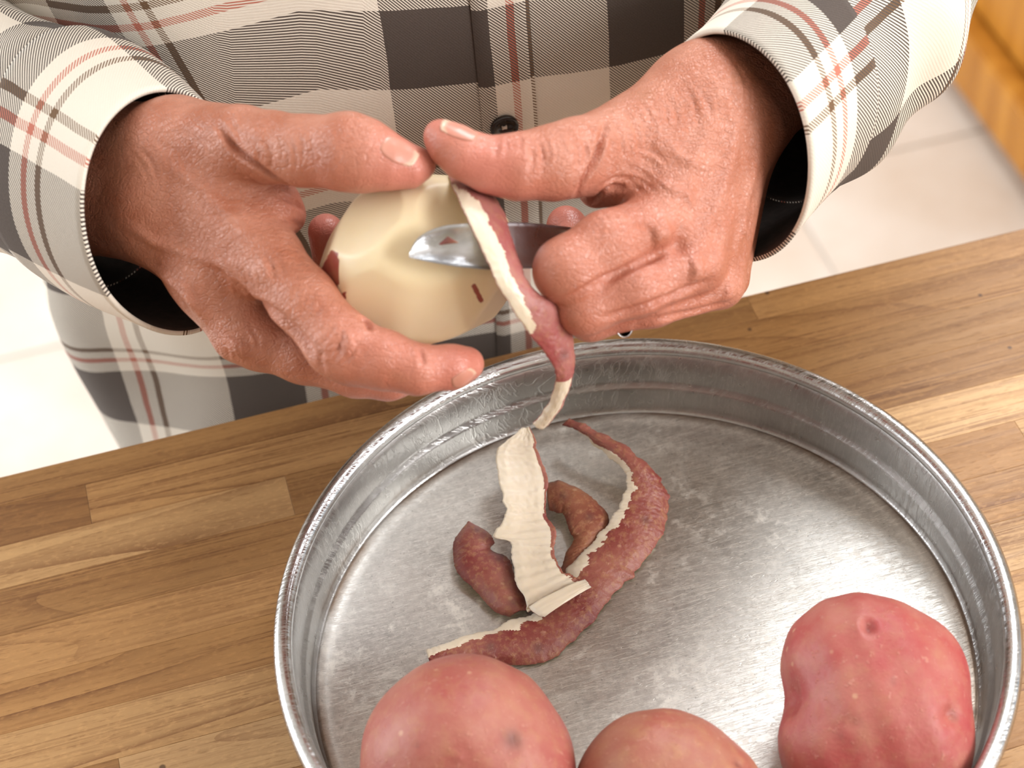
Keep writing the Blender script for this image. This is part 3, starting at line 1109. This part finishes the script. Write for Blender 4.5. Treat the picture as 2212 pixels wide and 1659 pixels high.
def left_hand():
    f = Field()
    # forearm and wrist, broad across and flat in depth
    chainpx(f, [(-120, 222, 118, 148), (150, 360, 55, 150), (360, 335, 16, 112)], 0.01, 0.01)
    chainpx(f, [(-120, 222, 118, 148), (140, 390, 58, 150), (340, 470, 24, 104)], 0.01, 0.012)
    # back of the hand
    chainpx(f, [(385, 375, 16, 104), (575, 560, -8, 80)], 0.01, 0.012)
    chainpx(f, [(350, 450, 20, 100), (455, 595, 10, 80), (527, 712, 8, 72)], 0.01, 0.010)
    chainpx(f, [(345, 450, 38, 92), (505, 690, 36, 66)], 0.01, 0.010)
    chainpx(f, [(345, 430, 50, 84), (495, 645, 58, 60)], 0.01, 0.010)
    chainpx(f, [(430, 440, 30, 105), (520, 560, 26, 88)], 0.01, 0.012)
    # thenar and web
    chainpx(f, [(392, 306, 12, 92), (525, 308, -8, 80)], 0.008, 0.010)
    chainpx(f, [(470, 390, 8, 78), (592, 440, 2, 58)], 0.006, 0.010)
    chainpx(f, [(560, 430, 8, 60), (625, 468, 8, 34)], 0.004, 0.006)
    # thumb
    chainpx(f, [(520, 308, -8, 78), (590, 318, -15, 74), (660, 326, -21, 74), (752, 328, -27, 82), (795, 338, -28, 73), (845, 352, -28, 54), (888, 359, -27, 42), (912, 354, -26, 28)], 0.004, 0.0025)
    chainpx(f, [(790, 370, -20, 44), (880, 372, -20, 32)], 0.003, 0.004)
    # index finger
    chainpx(f, [(575, 562, -9, 78), (655, 648, -18, 70), (733, 742, -24, 72), (765, 762, -25, 68), (830, 778, -28, 62), (900, 798, -29, 52), (975, 793, -26, 45), (1009, 786, -22, 37)], 0.004, 0.003)
    # middle finger below and behind
    chainpx(f, [(527, 714, 8, 72), (560, 735, 6, 62), (655, 770, 4, 56), (770, 802, 1, 54), (838, 815, 2, 47), (925, 800, 14, 43), (960, 785, 18, 38)], 0.004, 0.0022)
    # ring finger, behind the potato, its tip in the gap at the left
    chainpx(f, [(505, 690, 36, 62), (620, 735, 44, 54), (722, 690, 48, 48), (726, 600, 42, 44), (704, 500, 30, 39)], 0.004, 0.0022)
    chainpx(f, [(495, 645, 58, 56), (600, 650, 72, 48), (700, 600, 74, 42), (775, 560, 62, 36)], 0.004, 0.0022)
    return f


def right_hand():
    f = Field()
    chainpx(f, [(1885, -88, 118, 140), (1690, 122, 62, 112), (1525, 190, 22, 108)], 0.01, 0.01)
    chainpx(f, [(1885, -88, 118, 140), (1712, 140, 66, 112), (1600, 268, 26, 96)], 0.01, 0.012)
    chainpx(f, [(1500, 245, 14, 102), (1418, 485, -12, 70)], 0.01, 0.012)
    chainpx(f, [(1550, 255, 14, 98), (1500, 568, -9, 65)], 0.01, 0.010)
    chainpx(f, [(1585, 285, 22, 86), (1553, 612, 6, 55)], 0.01, 0.010)
    chainpx(f, [(1600, 300, 40, 78), (1568, 600, 32, 50)], 0.01, 0.010)
    chainpx(f, [(1490, 350, 32, 110), (1480, 480, 28, 95)], 0.01, 0.012)
    # thenar and the fold of the web
    chainpx(f, [(1475, 235, 16, 98), (1305, 330, -6, 90)], 0.008, 0.010)
    chainpx(f, [(1400, 330, 2, 92), (1345, 375, 0, 70), (1288, 412, 2, 38)], 0.004, 0.007)
    # thumb, bent back at the tip
    chainpx(f, [(1308, 328, -7, 90), (1245, 340, -15, 82), (1192, 352, -22, 78), (1116, 360, -27, 69), (1058, 356, -29, 57), (1003, 334, -31, 51), (965, 308, -31, 42), (948, 291, -31, 31)], 0.004, 0.0025)
    # index, bent at the middle joint, tip coming up behind the handle
    chainpx(f, [(1418, 487, -13, 70), (1310, 528, -24, 70), (1226, 584, -28, 71), (1245, 590, 5, 60), (1256, 560, 30, 50), (1230, 505, 44, 43), (1222, 484, 44, 40)], 0.004, 0.003)
    chainpx(f, [(1500, 568, -10, 65), (1375, 622, -22, 60), (1262, 664, -22, 58), (1290, 650, 25, 50), (1310, 590, 44, 44)], 0.004, 0.0020)
    chainpx(f, [(1553, 612, 5, 55), (1410, 655, -8, 49), (1275, 688, -6, 46), (1305, 668, 34, 42), (1330, 610, 50, 40)], 0.004, 0.0020)
    chainpx(f, [(1568, 600, 32, 48), (1455, 645, 24, 43), (1335, 676, 26, 40), (1350, 648, 50, 36), (1370, 600, 60, 34)], 0.004, 0.0020)
    return f


FL, FR = left_hand(), right_hand()
HSTEP = 0.0008
VL, QL = polygonise(FL, HSTEP)
VR, QR = polygonise(FR, HSTEP)

sl = []
# left hand: fold between thumb and hand, tendons, veins, knuckle wrinkles
sl += [([(468, 262), (505, 318), (560, 362), (610, 392), (640, 408)], -2.0, 1.3), ([(600, 420), (640, 440), (662, 462)], -0.8, 1.0),
       ([(600, 470), (635, 480), (655, 492)], -0.6, 0.9), ([(498, 600), (560, 655), (610, 690), (655, 735), (700, 800)], -1.5, 2.2),
       ([(262, 480), (330, 520), (400, 545), (470, 566), (530, 575)], 1.1, 2.6), ([(300, 560), (360, 600), (400, 640), (470, 720)], 0.9, 2.4),
       ([(390, 600), (410, 640), (440, 670)], 1.0, 2.0), ([(330, 330), (400, 380), (480, 450), (545, 520)], 0.9, 3.2),
       ([(430, 520), (490, 580), (520, 660)], 0.7, 2.6), ([(560, 590), (600, 560), (640, 560)], 0.6, 4.0),
       ([(508, 765), (520, 735)], 1.6, 4.5), ([(545, 600), (590, 575)], 1.2, 5.0), ([(735, 750), (765, 735)], 1.0, 5.0), ([(745, 735), (770, 715)], 0.6, 4.0),
       ([(778, 690), (790, 690), (800, 712)], -1.6, 1.1), ([(905, 752), (912, 770), (912, 790)], -0.7, 1.0), ([(700, 760), (690, 775), (700, 800)], -0.5, 1.2),
       ([(742, 700), (738, 735), (725, 770)], -0.4, 1.0)]
sl += fan((560, 585), 62, 9, 13, 70, 0.30, 0.75) + fan((735, 745), 125, 5, 13, 55, 0.30, 0.8) + fan((520, 745), 70, 7, 13, 55, 0.3, 0.8)
sl += fan((620, 330), 82, 9, 15, 75, 0.26, 0.8) + fan((480, 260), 40, 8, 14, 90, 0.22, 0.9) + fan((520, 420), 20, 8, 15, 80, 0.24, 0.9)
sl += fan((380, 330), 60, 8, 18, 110, 0.2, 1.0) + fan((400, 620), 50, 6, 16, 80, 0.25, 1.0) + fan((760, 290), 75, 5, 12, 45, 0.2, 0.8) + fan((660, 660), 130, 6, 16, 55, 0.18, 0.9)
sr = []
sr += [([(1308, 262), (1298, 310), (1285, 347), (1262, 385), (1248, 415), (1244, 434)], -2.2, 1.2), ([(1336, 396), (1302, 412), (1275, 440)], -1.6, 1.2),
       ([(1300, 400), (1325, 386), (1355, 386), (1375, 398)], -0.6, 0.9), ([(1320, 412), (1350, 400)], -1.2, 1.2),
       ([(1440, 545), (1370, 575), (1310, 600), (1240, 640), (1195, 655)], -1.3, 1.7), ([(1545, 600), (1480, 628), (1400, 660), (1290, 690)], -1.3, 1.6),
       ([(1590, 642), (1520, 668), (1420, 690), (1360, 708)], -0.9, 1.4),
       ([(1560, 190), (1520, 300), (1470, 400), (1435, 470)], 0.8, 3.2), ([(1600, 230), (1570, 380), (1520, 520)], 0.9, 3.0), ([(1640, 320), (1610, 450), (1580, 580)], 0.9, 2.6),
       ([(1430, 400), (1480, 420), (1500, 380)], 0.7, 2.2), ([(1440, 300), (1470, 340), (1520, 360), (1560, 330)], 0.7, 2.0), ([(1620, 380), (1600, 480), (1615, 540)], 0.7, 1.8),
       ([(1402, 512), (1450, 496)], 2.2, 4.4), ([(1485, 582), (1520, 584)], 2.0, 4.2), ([(1560, 630), (1585, 640)], 1.2, 3.5), ([(1395, 548), (1445, 545), (1478, 518)], -0.5, 3.4), ([(1460, 614), (1510, 620), (1548, 604)], -0.45, 3.2), ([(1432, 405), (1440, 400)], 0.8, 3.2), ([(1480, 435), (1490, 428)], 0.8, 3.0),
       ([(1555, 450), (1540, 540), (1530, 590)], -0.6, 2.4), ([(1470, 470), (1465, 520), (1475, 560)], -0.9, 3.2)]
sr += fan((1215, 335), 88, 13, 12, 80, 0.32, 0.75) + fan((1100, 312), 88, 6, 11, 45, 0.35, 0.8) + fan((1350, 300), 75, 8, 16, 90, 0.22, 0.9) + fan((1450, 240), 70, 10, 17, 100, 0.22, 0.9)
sr += fan((1560, 200), 75, 11, 14, 110, 0.22, 0.9) + fan((1400, 360), 30, 7, 14, 80, 0.25, 0.9) + fan((1600, 450), 95, 6, 12, 120, 0.24, 0.9) + fan((1330, 470), 60, 7, 15, 50, 0.2, 0.8) + fan((1420, 640), 150, 5, 14, 90, 0.2, 0.9)
NL, NR = vnormals(VL, QL), vnormals(VR, QR)
VL2, VR2 = relief(FL, VL, NL, sl), relief(FR, VR, NR, sr)

# upper arms, shoulders, trunk, neck and legs under the clothes
FT = Field()


def W(x, yy, z):
    return np.array([x, yy, z])


SH_L, SH_R = W(-0.155, 0.40, ZC + 0.395), W(0.195, 0.40, ZC + 0.395)
FT.chain([(H(-120, 222, 118), 0.030), (W(-0.258, 0.345, ZC + 0.142), 0.031), (W(-0.250, 0.385, ZC + 0.22), 0.034), (SH_L, 0.038)], 0.012, 0.02)
FT.chain([(H(1885, -88, 118), 0.030), (W(0.222, 0.278, ZC + 0.155), 0.030), (W(0.256, 0.345, ZC + 0.172), 0.031), (W(0.250, 0.388, ZC + 0.28), 0.034), (SH_R, 0.038)], 0.012, 0.02)
FT.chain([(SH_L, 0.05), (W(0.02, 0.41, ZC + 0.43), 0.06), (SH_R, 0.05)], 0.03, 0.03)
for sx in (-0.085, 0.050):
    FT.chain([(W(sx, 0.345, ZC - 0.02), 0.070), (W(sx + 0.02, 0.36, ZC + 0.2), 0.080), (W(sx + 0.03, 0.40, ZC + 0.36), 0.065)], 0.03, 0.04)
FT.chain([(W(0.02, 0.41, ZC + 0.42), 0.055), (W(0.02, 0.39, ZC + 0.54), 0.052)], 0.02, 0.02)
FT.chain([(W(0.02, 0.385, ZC + 0.60), 0.075), (W(0.02, 0.355, ZC + 0.62), 0.07)], 0.02, 0.02)
for sx in (-1, 1):
    FT.chain([(W(-0.012 + sx * 0.070, 0.36, ZC - 0.03), 0.07), (W(0.02 + sx * 0.085, 0.35, 0.48), 0.056), (W(0.02 + sx * 0.09, 0.37, 0.09), 0.040), (W(0.02 + sx * 0.095, 0.24, 0.035), 0.032)], 0.02, 0.02)
VT, QT = polygonise(FT, 0.008)

V_all = np.concatenate([VL2, VR2, VT])
Q_all = np.concatenate([QL, QR + len(VL), QT + len(VL) + len(VR)])
body_me = mesh_np('body', V_all - PB, Q_all)


def near(V, px, dl, r):
    c = H(px[0], px[1], dl)
    return np.exp(-(np.linalg.norm(V - c, axis=1) / r) ** 2)


red = np.zeros(len(V_all))
for px, dl, r, a in [((870, 375), -28, .017, .75), ((915, 355), -25, .010, .6), ((780, 385), -24, .016, .5), ((985, 795), -24, .018, .75), ((900, 790), -28, .018, .45), ((690, 480), 28, .016, .9), ((820, 760), -28, .018, .35),
                     ((1030, 390), -30, .020, .8), ((950, 295), -31, .013, .7), ((1110, 410), -22, .018, .6), ((1222, 480), 44, .016, .9), ((1200, 400), -14, .020, .4),
                     ((1420, 500), -20, .014, .25), ((640, 440), 4, .012, .6), ((1290, 420), 2, .012, .4), ((1330, 680), -10, .05, .3), ((840, 830), 2, .02, .4)]:
    red = np.maximum(red, a * near(V_all, px, dl, r))
dark = np.zeros(len(V_all))
for px, dl, r, a in [((640, 408), 0, .006, .5), ((1333, 398), -4, .006, .6), ((1250, 425), -6, .006, .4), ((790, 692), -20, .004, .5)]:
    dark = np.maximum(dark, a * near(V_all, px, dl, r))
attr(body_me, 'red', red)
attr(body_me, 'dark', dark)
body = link('body', body_me, SKIN, person)


def nail(f, px, axis, length, width, shift_n=(0, 0, 0)):
    """a nail plate moulded on the finger: px = its middle, axis = picture direction towards the free edge"""
    S, ok = f.hit([px])
    S = S[0]
    n = f.grad(S[None])[0] + np.array(shift_n)
    n /= np.linalg.norm(n)
    t = CAM_R * axis[0] - CAM_U * axis[1]
    t = t - n * (t @ n)
    t /= np.linalg.norm(t)
    s = np.cross(n, t)
    a, b = 18, 15
    V, F, al = [], [], []
    for i in range(a):
        for j in range(b):
            u, v = i / (a - 1) * 2 - 1, j / (b - 1) * 2 - 1
            # a plate with rounded corners
            q_ = (abs(u) ** 3.2 + abs(v) ** 3.2) ** (1 / 3.2)
            e_ = max(abs(u), abs(v))
            k_ = e_ / q_ if q_ > 1e-6 else 1.0
            uu, vv = u * k_, v * k_ * (1 - 0.18 * max(0, -u))
            p = S + t * uu * length / 2 + s * vv * width / 2 + n * 0.001
            for _ in range(8):
                p = p - f.grad(p[None])[0] * float(f(p[None])[0]) * 0.9
            e = max(abs(u), abs(v))
            lift = 0.00030 if e < 0.93 else -0.0003
            if u > 0.9 and abs(v) < 0.8:
                lift = 0.0005
            V.append(p + f.grad(p[None])[0] * lift)
            al.append((u + 1) / 2)
    for i in range(a - 1):
        for j in range(b - 1):
            k = i * b + j
            F.append((k, k + b, k + b + 1, k + 1))
    me = mesh_np('fingernail', np.array(V) - PB, F)
    attr(me, 'along', al)
    o = link('fingernail', me, NAIL, person)
    md = o.modifiers.new('plate', 'SOLIDIFY')
    md.thickness = 0.0004
    return o


nail(FL, (862, 330), (1, 0.42), 0.0145, 0.0135, tuple(CAM_U * 0.5))
nail(FL, (1006, 812), (1, -0.24), 0.0120, 0.0100, tuple(-CAM_U * 1.2))
nail(FR, (992, 284), (-1, -0.55), 0.0145, 0.0130, tuple(CAM_U * 1.6 + CAM_R * 0.5))

#@@SHIRT
# ------------------------------------------------------------------ clothes
def grid_mesh(name, G, UVg, mats, parent, close=False, thick=0.0, inner=None):
    """G: rows x cols x 3 points; UVg: rows x cols x 2 cloth coordinates in metres"""
    n, m_ = G.shape[:2]
    V = G.reshape(-1, 3) - PB
    F = [(i * m_ + j, i * m_ + j + 1, (i + 1) * m_ + j + 1, (i + 1) * m_ + j) for i in range(n - 1) for j in range(m_ - 1)]
    me = mesh_np(name, V, F)
    uvl = me.uv_layers.new(name='cloth')
    uv = UVg.reshape(-1, 2)
    li = np.zeros(len(me.loops), dtype=np.int32)
    me.loops.foreach_get('vertex_index', li)
    uvl.data.foreach_set('uv', uv[li].astype(np.float32).ravel())
    o = link(name, me, mats, parent)
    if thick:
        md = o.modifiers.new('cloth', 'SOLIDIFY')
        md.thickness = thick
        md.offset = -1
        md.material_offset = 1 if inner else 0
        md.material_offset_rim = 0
    return o


# body of the shirt: rings around the trunk, front faces the worktop
TOR = [  # height above worktop, centre x, half width, y of the front, half depth
    (-0.26, -0.028, 0.170, 0.240, 0.110), (-0.16, -0.030, 0.176, 0.232, 0.114), (-0.10, -0.030, 0.181, 0.224, 0.118), (0.00, -0.026, 0.186, 0.214, 0.122), (0.06, -0.014, 0.192, 0.210, 0.126),
    (0.12, 0.000, 0.198, 0.211, 0.130), (0.18, 0.008, 0.202, 0.216, 0.130), (0.25, 0.014, 0.204, 0.230, 0.128), (0.33, 0.018, 0.200, 0.258, 0.122), (0.42, 0.02, 0.17, 0.30, 0.105), (0.47, 0.02, 0.085, 0.345, 0.06)]
TA = np.array(TOR)


def torso_pt(th, z, off=0.0):
    cx, hw, fy, hd = [np.interp(z, TA[:, 0], TA[:, k]) for k in (1, 2, 3, 4)]
    c, s = math.sin(th), math.cos(th)
    e = 0.82
    x = cx + (hw + off) * math.copysign(abs(c) ** e, c)
    yy = fy + hd - (hd + off) * math.copysign(abs(s) ** e, s)
    # folds: soft vertical drapes, stronger low and at the sides
    fold = 0.0035 * math.sin(th * 9 + z * 10) * min(1, abs(th) * 0.9) + 0.003 * math.sin(th * 5 - z * 32 + 1.0) * min(1, max(0, abs(th) - 0.25))
    lowl = math.exp(-((th + 0.75) / 0.35) ** 2) * max(0, 0.1 - z) * 0.05 * math.sin(z * 60)
    yy -= (fold + lowl) * max(0, s)
    x += fold * c
    return np.array([x, yy, z + ZC])


nz, nt = 120, 200
zs = np.linspace(-0.26, 0.47, nz)
ths = np.linspace(-math.pi, math.pi, nt)
G = np.zeros((nz, nt, 3))
UV = np.zeros((nz, nt, 2))
for i, z in enumerate(zs):
    row = np.array([torso_pt(t, z) for t in ths])
    G[i] = row
    arc = np.concatenate([[0], np.cumsum(np.linalg.norm(np.diff(row, axis=0), axis=1))])
    mid = np.interp(0.0, ths, arc)
    u = arc - mid + np.interp(z, TA[:, 0], TA[:, 1])
    UV[i, :, 0] = u + np.where(u < -0.045, (u + 0.045) * 0.0 + np.maximum(0, z - 0.04) * 0.35 * np.clip((-0.045 - u) / 0.06, 0, 1), 0)
    UV[i, :, 1] = z + 0.14 * np.clip(u, -0.2, 0.09) + 0.35 * np.maximum(0, -0.07 - u)
TU, TVv = 0.0398, 0.0545
UV[..., 0] += TU
UV[..., 1] += TVv
shirt = grid_mesh('shirt', G, UV, [CLOTH, SHADED_INSIDE], person, thick=0.0012, inner=True)
shirt['label'] = 'brown and cream plaid twill shirt'

# button band down the front
zb = np.linspace(-0.26, 0.44, 90)
x0, x1 = -0.0024, 0.0225
PG = np.zeros((90, 9, 3))
PU = np.zeros((90, 9, 2))
for i, z in enumerate(zb):
    hw = np.interp(z, TA[:, 0], TA[:, 2])
    cx = np.interp(z, TA[:, 0], TA[:, 1])
    for j in range(9):
        x = x0 + (x1 - x0) * j / 8
        th = math.asin(max(-1, min(1, math.copysign(abs((x - cx) / hw) ** (1 / 0.82), x - cx))))
        p = torso_pt(th, z)
        PG[i, j] = p + np.array([0, -1, 0]) * (0.0024 if 0 < j < 8 else 0.0006)
        PU[i, j] = (x + TU - 0.0062, z + TVv + 0.0015)
band = grid_mesh('button_band', PG, PU, CLOTH, shirt)


def button(px, py):
    c = PY(px, py, 0.2085)
    # sit it on the band
    z = c[2] - ZC
    c = torso_pt(0.0, z) + np.array([c[0] - torso_pt(0.0, z)[0], -0.0028, 0])
    prof = [(0.0, 0.0006), (0.0030, 0.0006), (0.0042, 0.0014), (0.0052, 0.0022), (0.0060, 0.0021), (0.0064, 0.0012), (0.0062, 0.0), (0.0, 0.0)]
    seg = 40
    V, F = [], []
    for s in range(seg):
        a = 2 * math.pi * s / seg
        for r, h in prof:
            V.append((r * math.cos(a), -h, r * math.sin(a)))
    n = len(prof)
    for s in range(seg):
        for i in range(n - 1):
            F.append((s * n + i, s * n + i + 1, ((s + 1) % seg) * n + i + 1, ((s + 1) % seg) * n + i))
    o = link('button', mesh_np('button', V, F), BLACKPLASTIC, shirt)
    o.location = c - PB
    bm = bmesh.new()
    box_bm(bm, (-0.0012, -0.0012, -0.0010), (-0.0006, -0.0004, 0.0010), 0.0002)
    box_bm(bm, (0.0006, -0.0012, -0.0010), (0.0012, -0.0004, 0.0010), 0.0002)
    box_bm(bm, (-0.0010, -0.0014, -0.0007), (0.0010, -0.0006, 0.0007), 0.0002)
    me = bpy.data.meshes.new('thread')
    bm.to_mesh(me)
    bm.free()
    # the stitches are joined into the button itself as a second material
    b2 = link('thread_tmp', me, THREAD)
    import_me = o.data
    bm = bmesh.new()
    bm.from_mesh(import_me)
    k = len(bm.faces)
    bm.from_mesh(b2.data)
    bm.faces.ensure_lookup_table()
    for f_ in bm.faces[k:]:
        f_.material_index = 1
    bm.to_mesh(import_me)
    bm.free()
    import_me.materials.append(THREAD)
    bpy.data.objects.remove(b2)
    o['label'] = 'dark round button with pale thread'
    return o


button(1088, 272)


def station(c, A, B):
    """ring of the forearm: centre and two half-axes measured as (px, py, depth mm)"""
    c0 = H(*c)
    d = D0 + c[2] * 0.001
    va = (CAM_R * A[0] - CAM_U * A[1]) * d / FOC + CAM_F * A[2] * 0.001
    vb = (CAM_R * B[0] - CAM_U * B[1]) * d / FOC + CAM_F * B[2] * 0.001
    return (c0, va, vb)


def upper(c, A, B):
    return (np.array(c) + np.array([0, 0, ZC]), np.array(A), np.array(B))


def sleeve(stations, n_cuff, uv0, seed, rows=130, cols=150, twist=0.0):
    ths_ = np.linspace(-1.5 * math.pi, 0.5 * math.pi, cols)
    st = np.array([np.concatenate(q) for q in stations], float)
    sm = smooth_line(st, rows)
    rg = np.random.default_rng(seed)
    S = np.zeros((rows, cols, 3))
    U = np.zeros((rows, cols, 2))
    par = np.linspace(0, len(stations) - 1, rows)
    v = 0.0
    prev = None
    ph = rg.uniform(0, 6, 8)
    for i in range(rows):
        q = sm[i]
        R_ = np.array([q[:3] + q[3:6] * math.cos(t) + q[6:9] * math.sin(t) for t in ths_])
        c = R_.mean(0)
        if prev is not None:
            v += np.linalg.norm(c - prev)
        prev = c
        k = par[i]
        amp = 0.0035 * min(1.0, max(0.0, k - 1.0)) + 0.0006
        dirs = (R_ - c)
        dirs /= np.linalg.norm(dirs, axis=1)[:, None]
        w = np.sin(3 * ths_ + ph[0] + k * 1.3) * 0.5 + np.sin(5 * ths_ + ph[1] - k * 2.1) * 0.35 + np.sin(2 * ths_ + k * 4.2 + ph[2]) * 0.7 + np.sin(ths_ * 4 + k * 6.5 + ph[3]) * 0.35
        R_ = R_ + dirs * (amp * w)[:, None]
        S[i] = R_
        rad = np.linalg.norm(R_ - c, axis=1).mean()
        U[i, :, 0] = ths_ * 0.043 * uv0[2] + uv0[0] + twist * v
        U[i, :, 1] = uv0[1] - v
    cut = int(np.searchsorted(par, n_cuff))
    return S, U, cut


def build_sleeve(stations, uv0, seed, cuff_shift):
    S, U, cut = sleeve(stations, 1.0, uv0, seed)
    if uv0[2] < 0:            # the other arm winds the other way round
        S, U = S[:, ::-1], U[:, ::-1]
    sv = grid_mesh('sleeve', S[cut - 1:], U[cut - 1:] + np.array([0.011, 0.006]), [CLOTH, SHADED_INSIDE], shirt, thick=0.0012, inner=True)
    Cf = S[:cut + 1].copy()
    ctr = Cf.mean(1, keepdims=True)
    Cf = ctr + (Cf - ctr) * 1.03
    # turned edge of the opening: roll the first row outwards and thicken
    cu = grid_mesh('cuff', Cf, U[:cut + 1] + np.array(cuff_shift), [CLOTH, SHADED_INSIDE], shirt, thick=0.0019, inner=True)
    return sv, cu


LEFT_ST = [station((374, 462, 26), (12, -258, -6), (146, 6, 36)), station((196, 352, 60), (30, -272, -8), (158, 0, 40)), station((50, 285, 92), (20, -246, -8), (150, 0, 42)),
           station((-120, 215, 120), (25, -250, -6), (140, 20, 45)),
           upper((-0.260, 0.338, 0.137), (0.030, -0.028, 0.042), (0.038, 0.036, -0.012)), upper((-0.268, 0.366, 0.160), (0.044, -0.032, 0.018), (0.037, 0.044, -0.006)),
           upper((-0.252, 0.385, 0.225), (0.047, -0.040, 0.0), (0.040, 0.047, 0.0)), upper((-0.212, 0.395, 0.320), (0.048, -0.042, -0.01), (0.040, 0.050, 0.0)),
           upper((-0.160, 0.400, 0.398), (0.045, -0.046, -0.03), (0.035, 0.052, 0.01))]
RIGHT_ST = [station((1574, 322, 24), (-82, -226, -4), (-128, 48, 36)), station((1690, 198, 56), (-76, -226, -6), (-140, 55, 38)), station((1812, 72, 88), (-112, -240, -6), (-146, 60, 42)),
            station((1890, -85, 118), (-125, -222, -4), (-146, 60, 46)), station((1955, -270, 160), (-95, -235, 0), (-130, 80, 50)),
            upper((0.258, 0.342, 0.170), (-0.036, -0.028, 0.036), (-0.036, 0.036, -0.010)), upper((0.266, 0.374, 0.205), (-0.046, -0.034, 0.010), (-0.040, 0.045, 0.0)),
            upper((0.252, 0.390, 0.290), (-0.047, -0.040, 0.0), (-0.040, 0.047, 0.0)), upper((0.200, 0.400, 0.398), (-0.045, -0.044, -0.03), (-0.035, 0.052, 0.01))]
build_sleeve(LEFT_ST, (1.047 * PLAID, 0.84 * PLAID, 1.0), 3, (0.0, 0.0))
build_sleeve(RIGHT_ST, (-0.018, 0.76 * PLAID, -1.0), 6, (0.0, 0.0))

# trousers and shoes, below the worktop
trou = Field()
for sx in (-1, 1):
    trou.chain([(W(-0.012 + sx * 0.070, 0.36, ZC - 0.02), 0.088), (W(0.01 + sx * 0.085, 0.352, 0.48), 0.072), (W(0.02 + sx * 0.09, 0.37, 0.10), 0.062)], 0.02, 0.03)
Vp, Qp = polygonise(trou, 0.008)
link('trousers', mesh_np('trousers', Vp - PB, Qp), DENIM, person)
for sx in (-1, 1):
    sh = Field()
    sh.chain([(W(0.02 + sx * 0.09, 0.40, 0.046), 0.045), (W(0.02 + sx * 0.093, 0.30, 0.042), 0.042), (W(0.02 + sx * 0.098, 0.24, 0.038), 0.038)], 0.01, 0.01)
    Vs, Qs = polygonise(sh, 0.006)
    link('shoe', mesh_np('shoe', Vs - PB, Qs), BLACKPLASTIC, person)
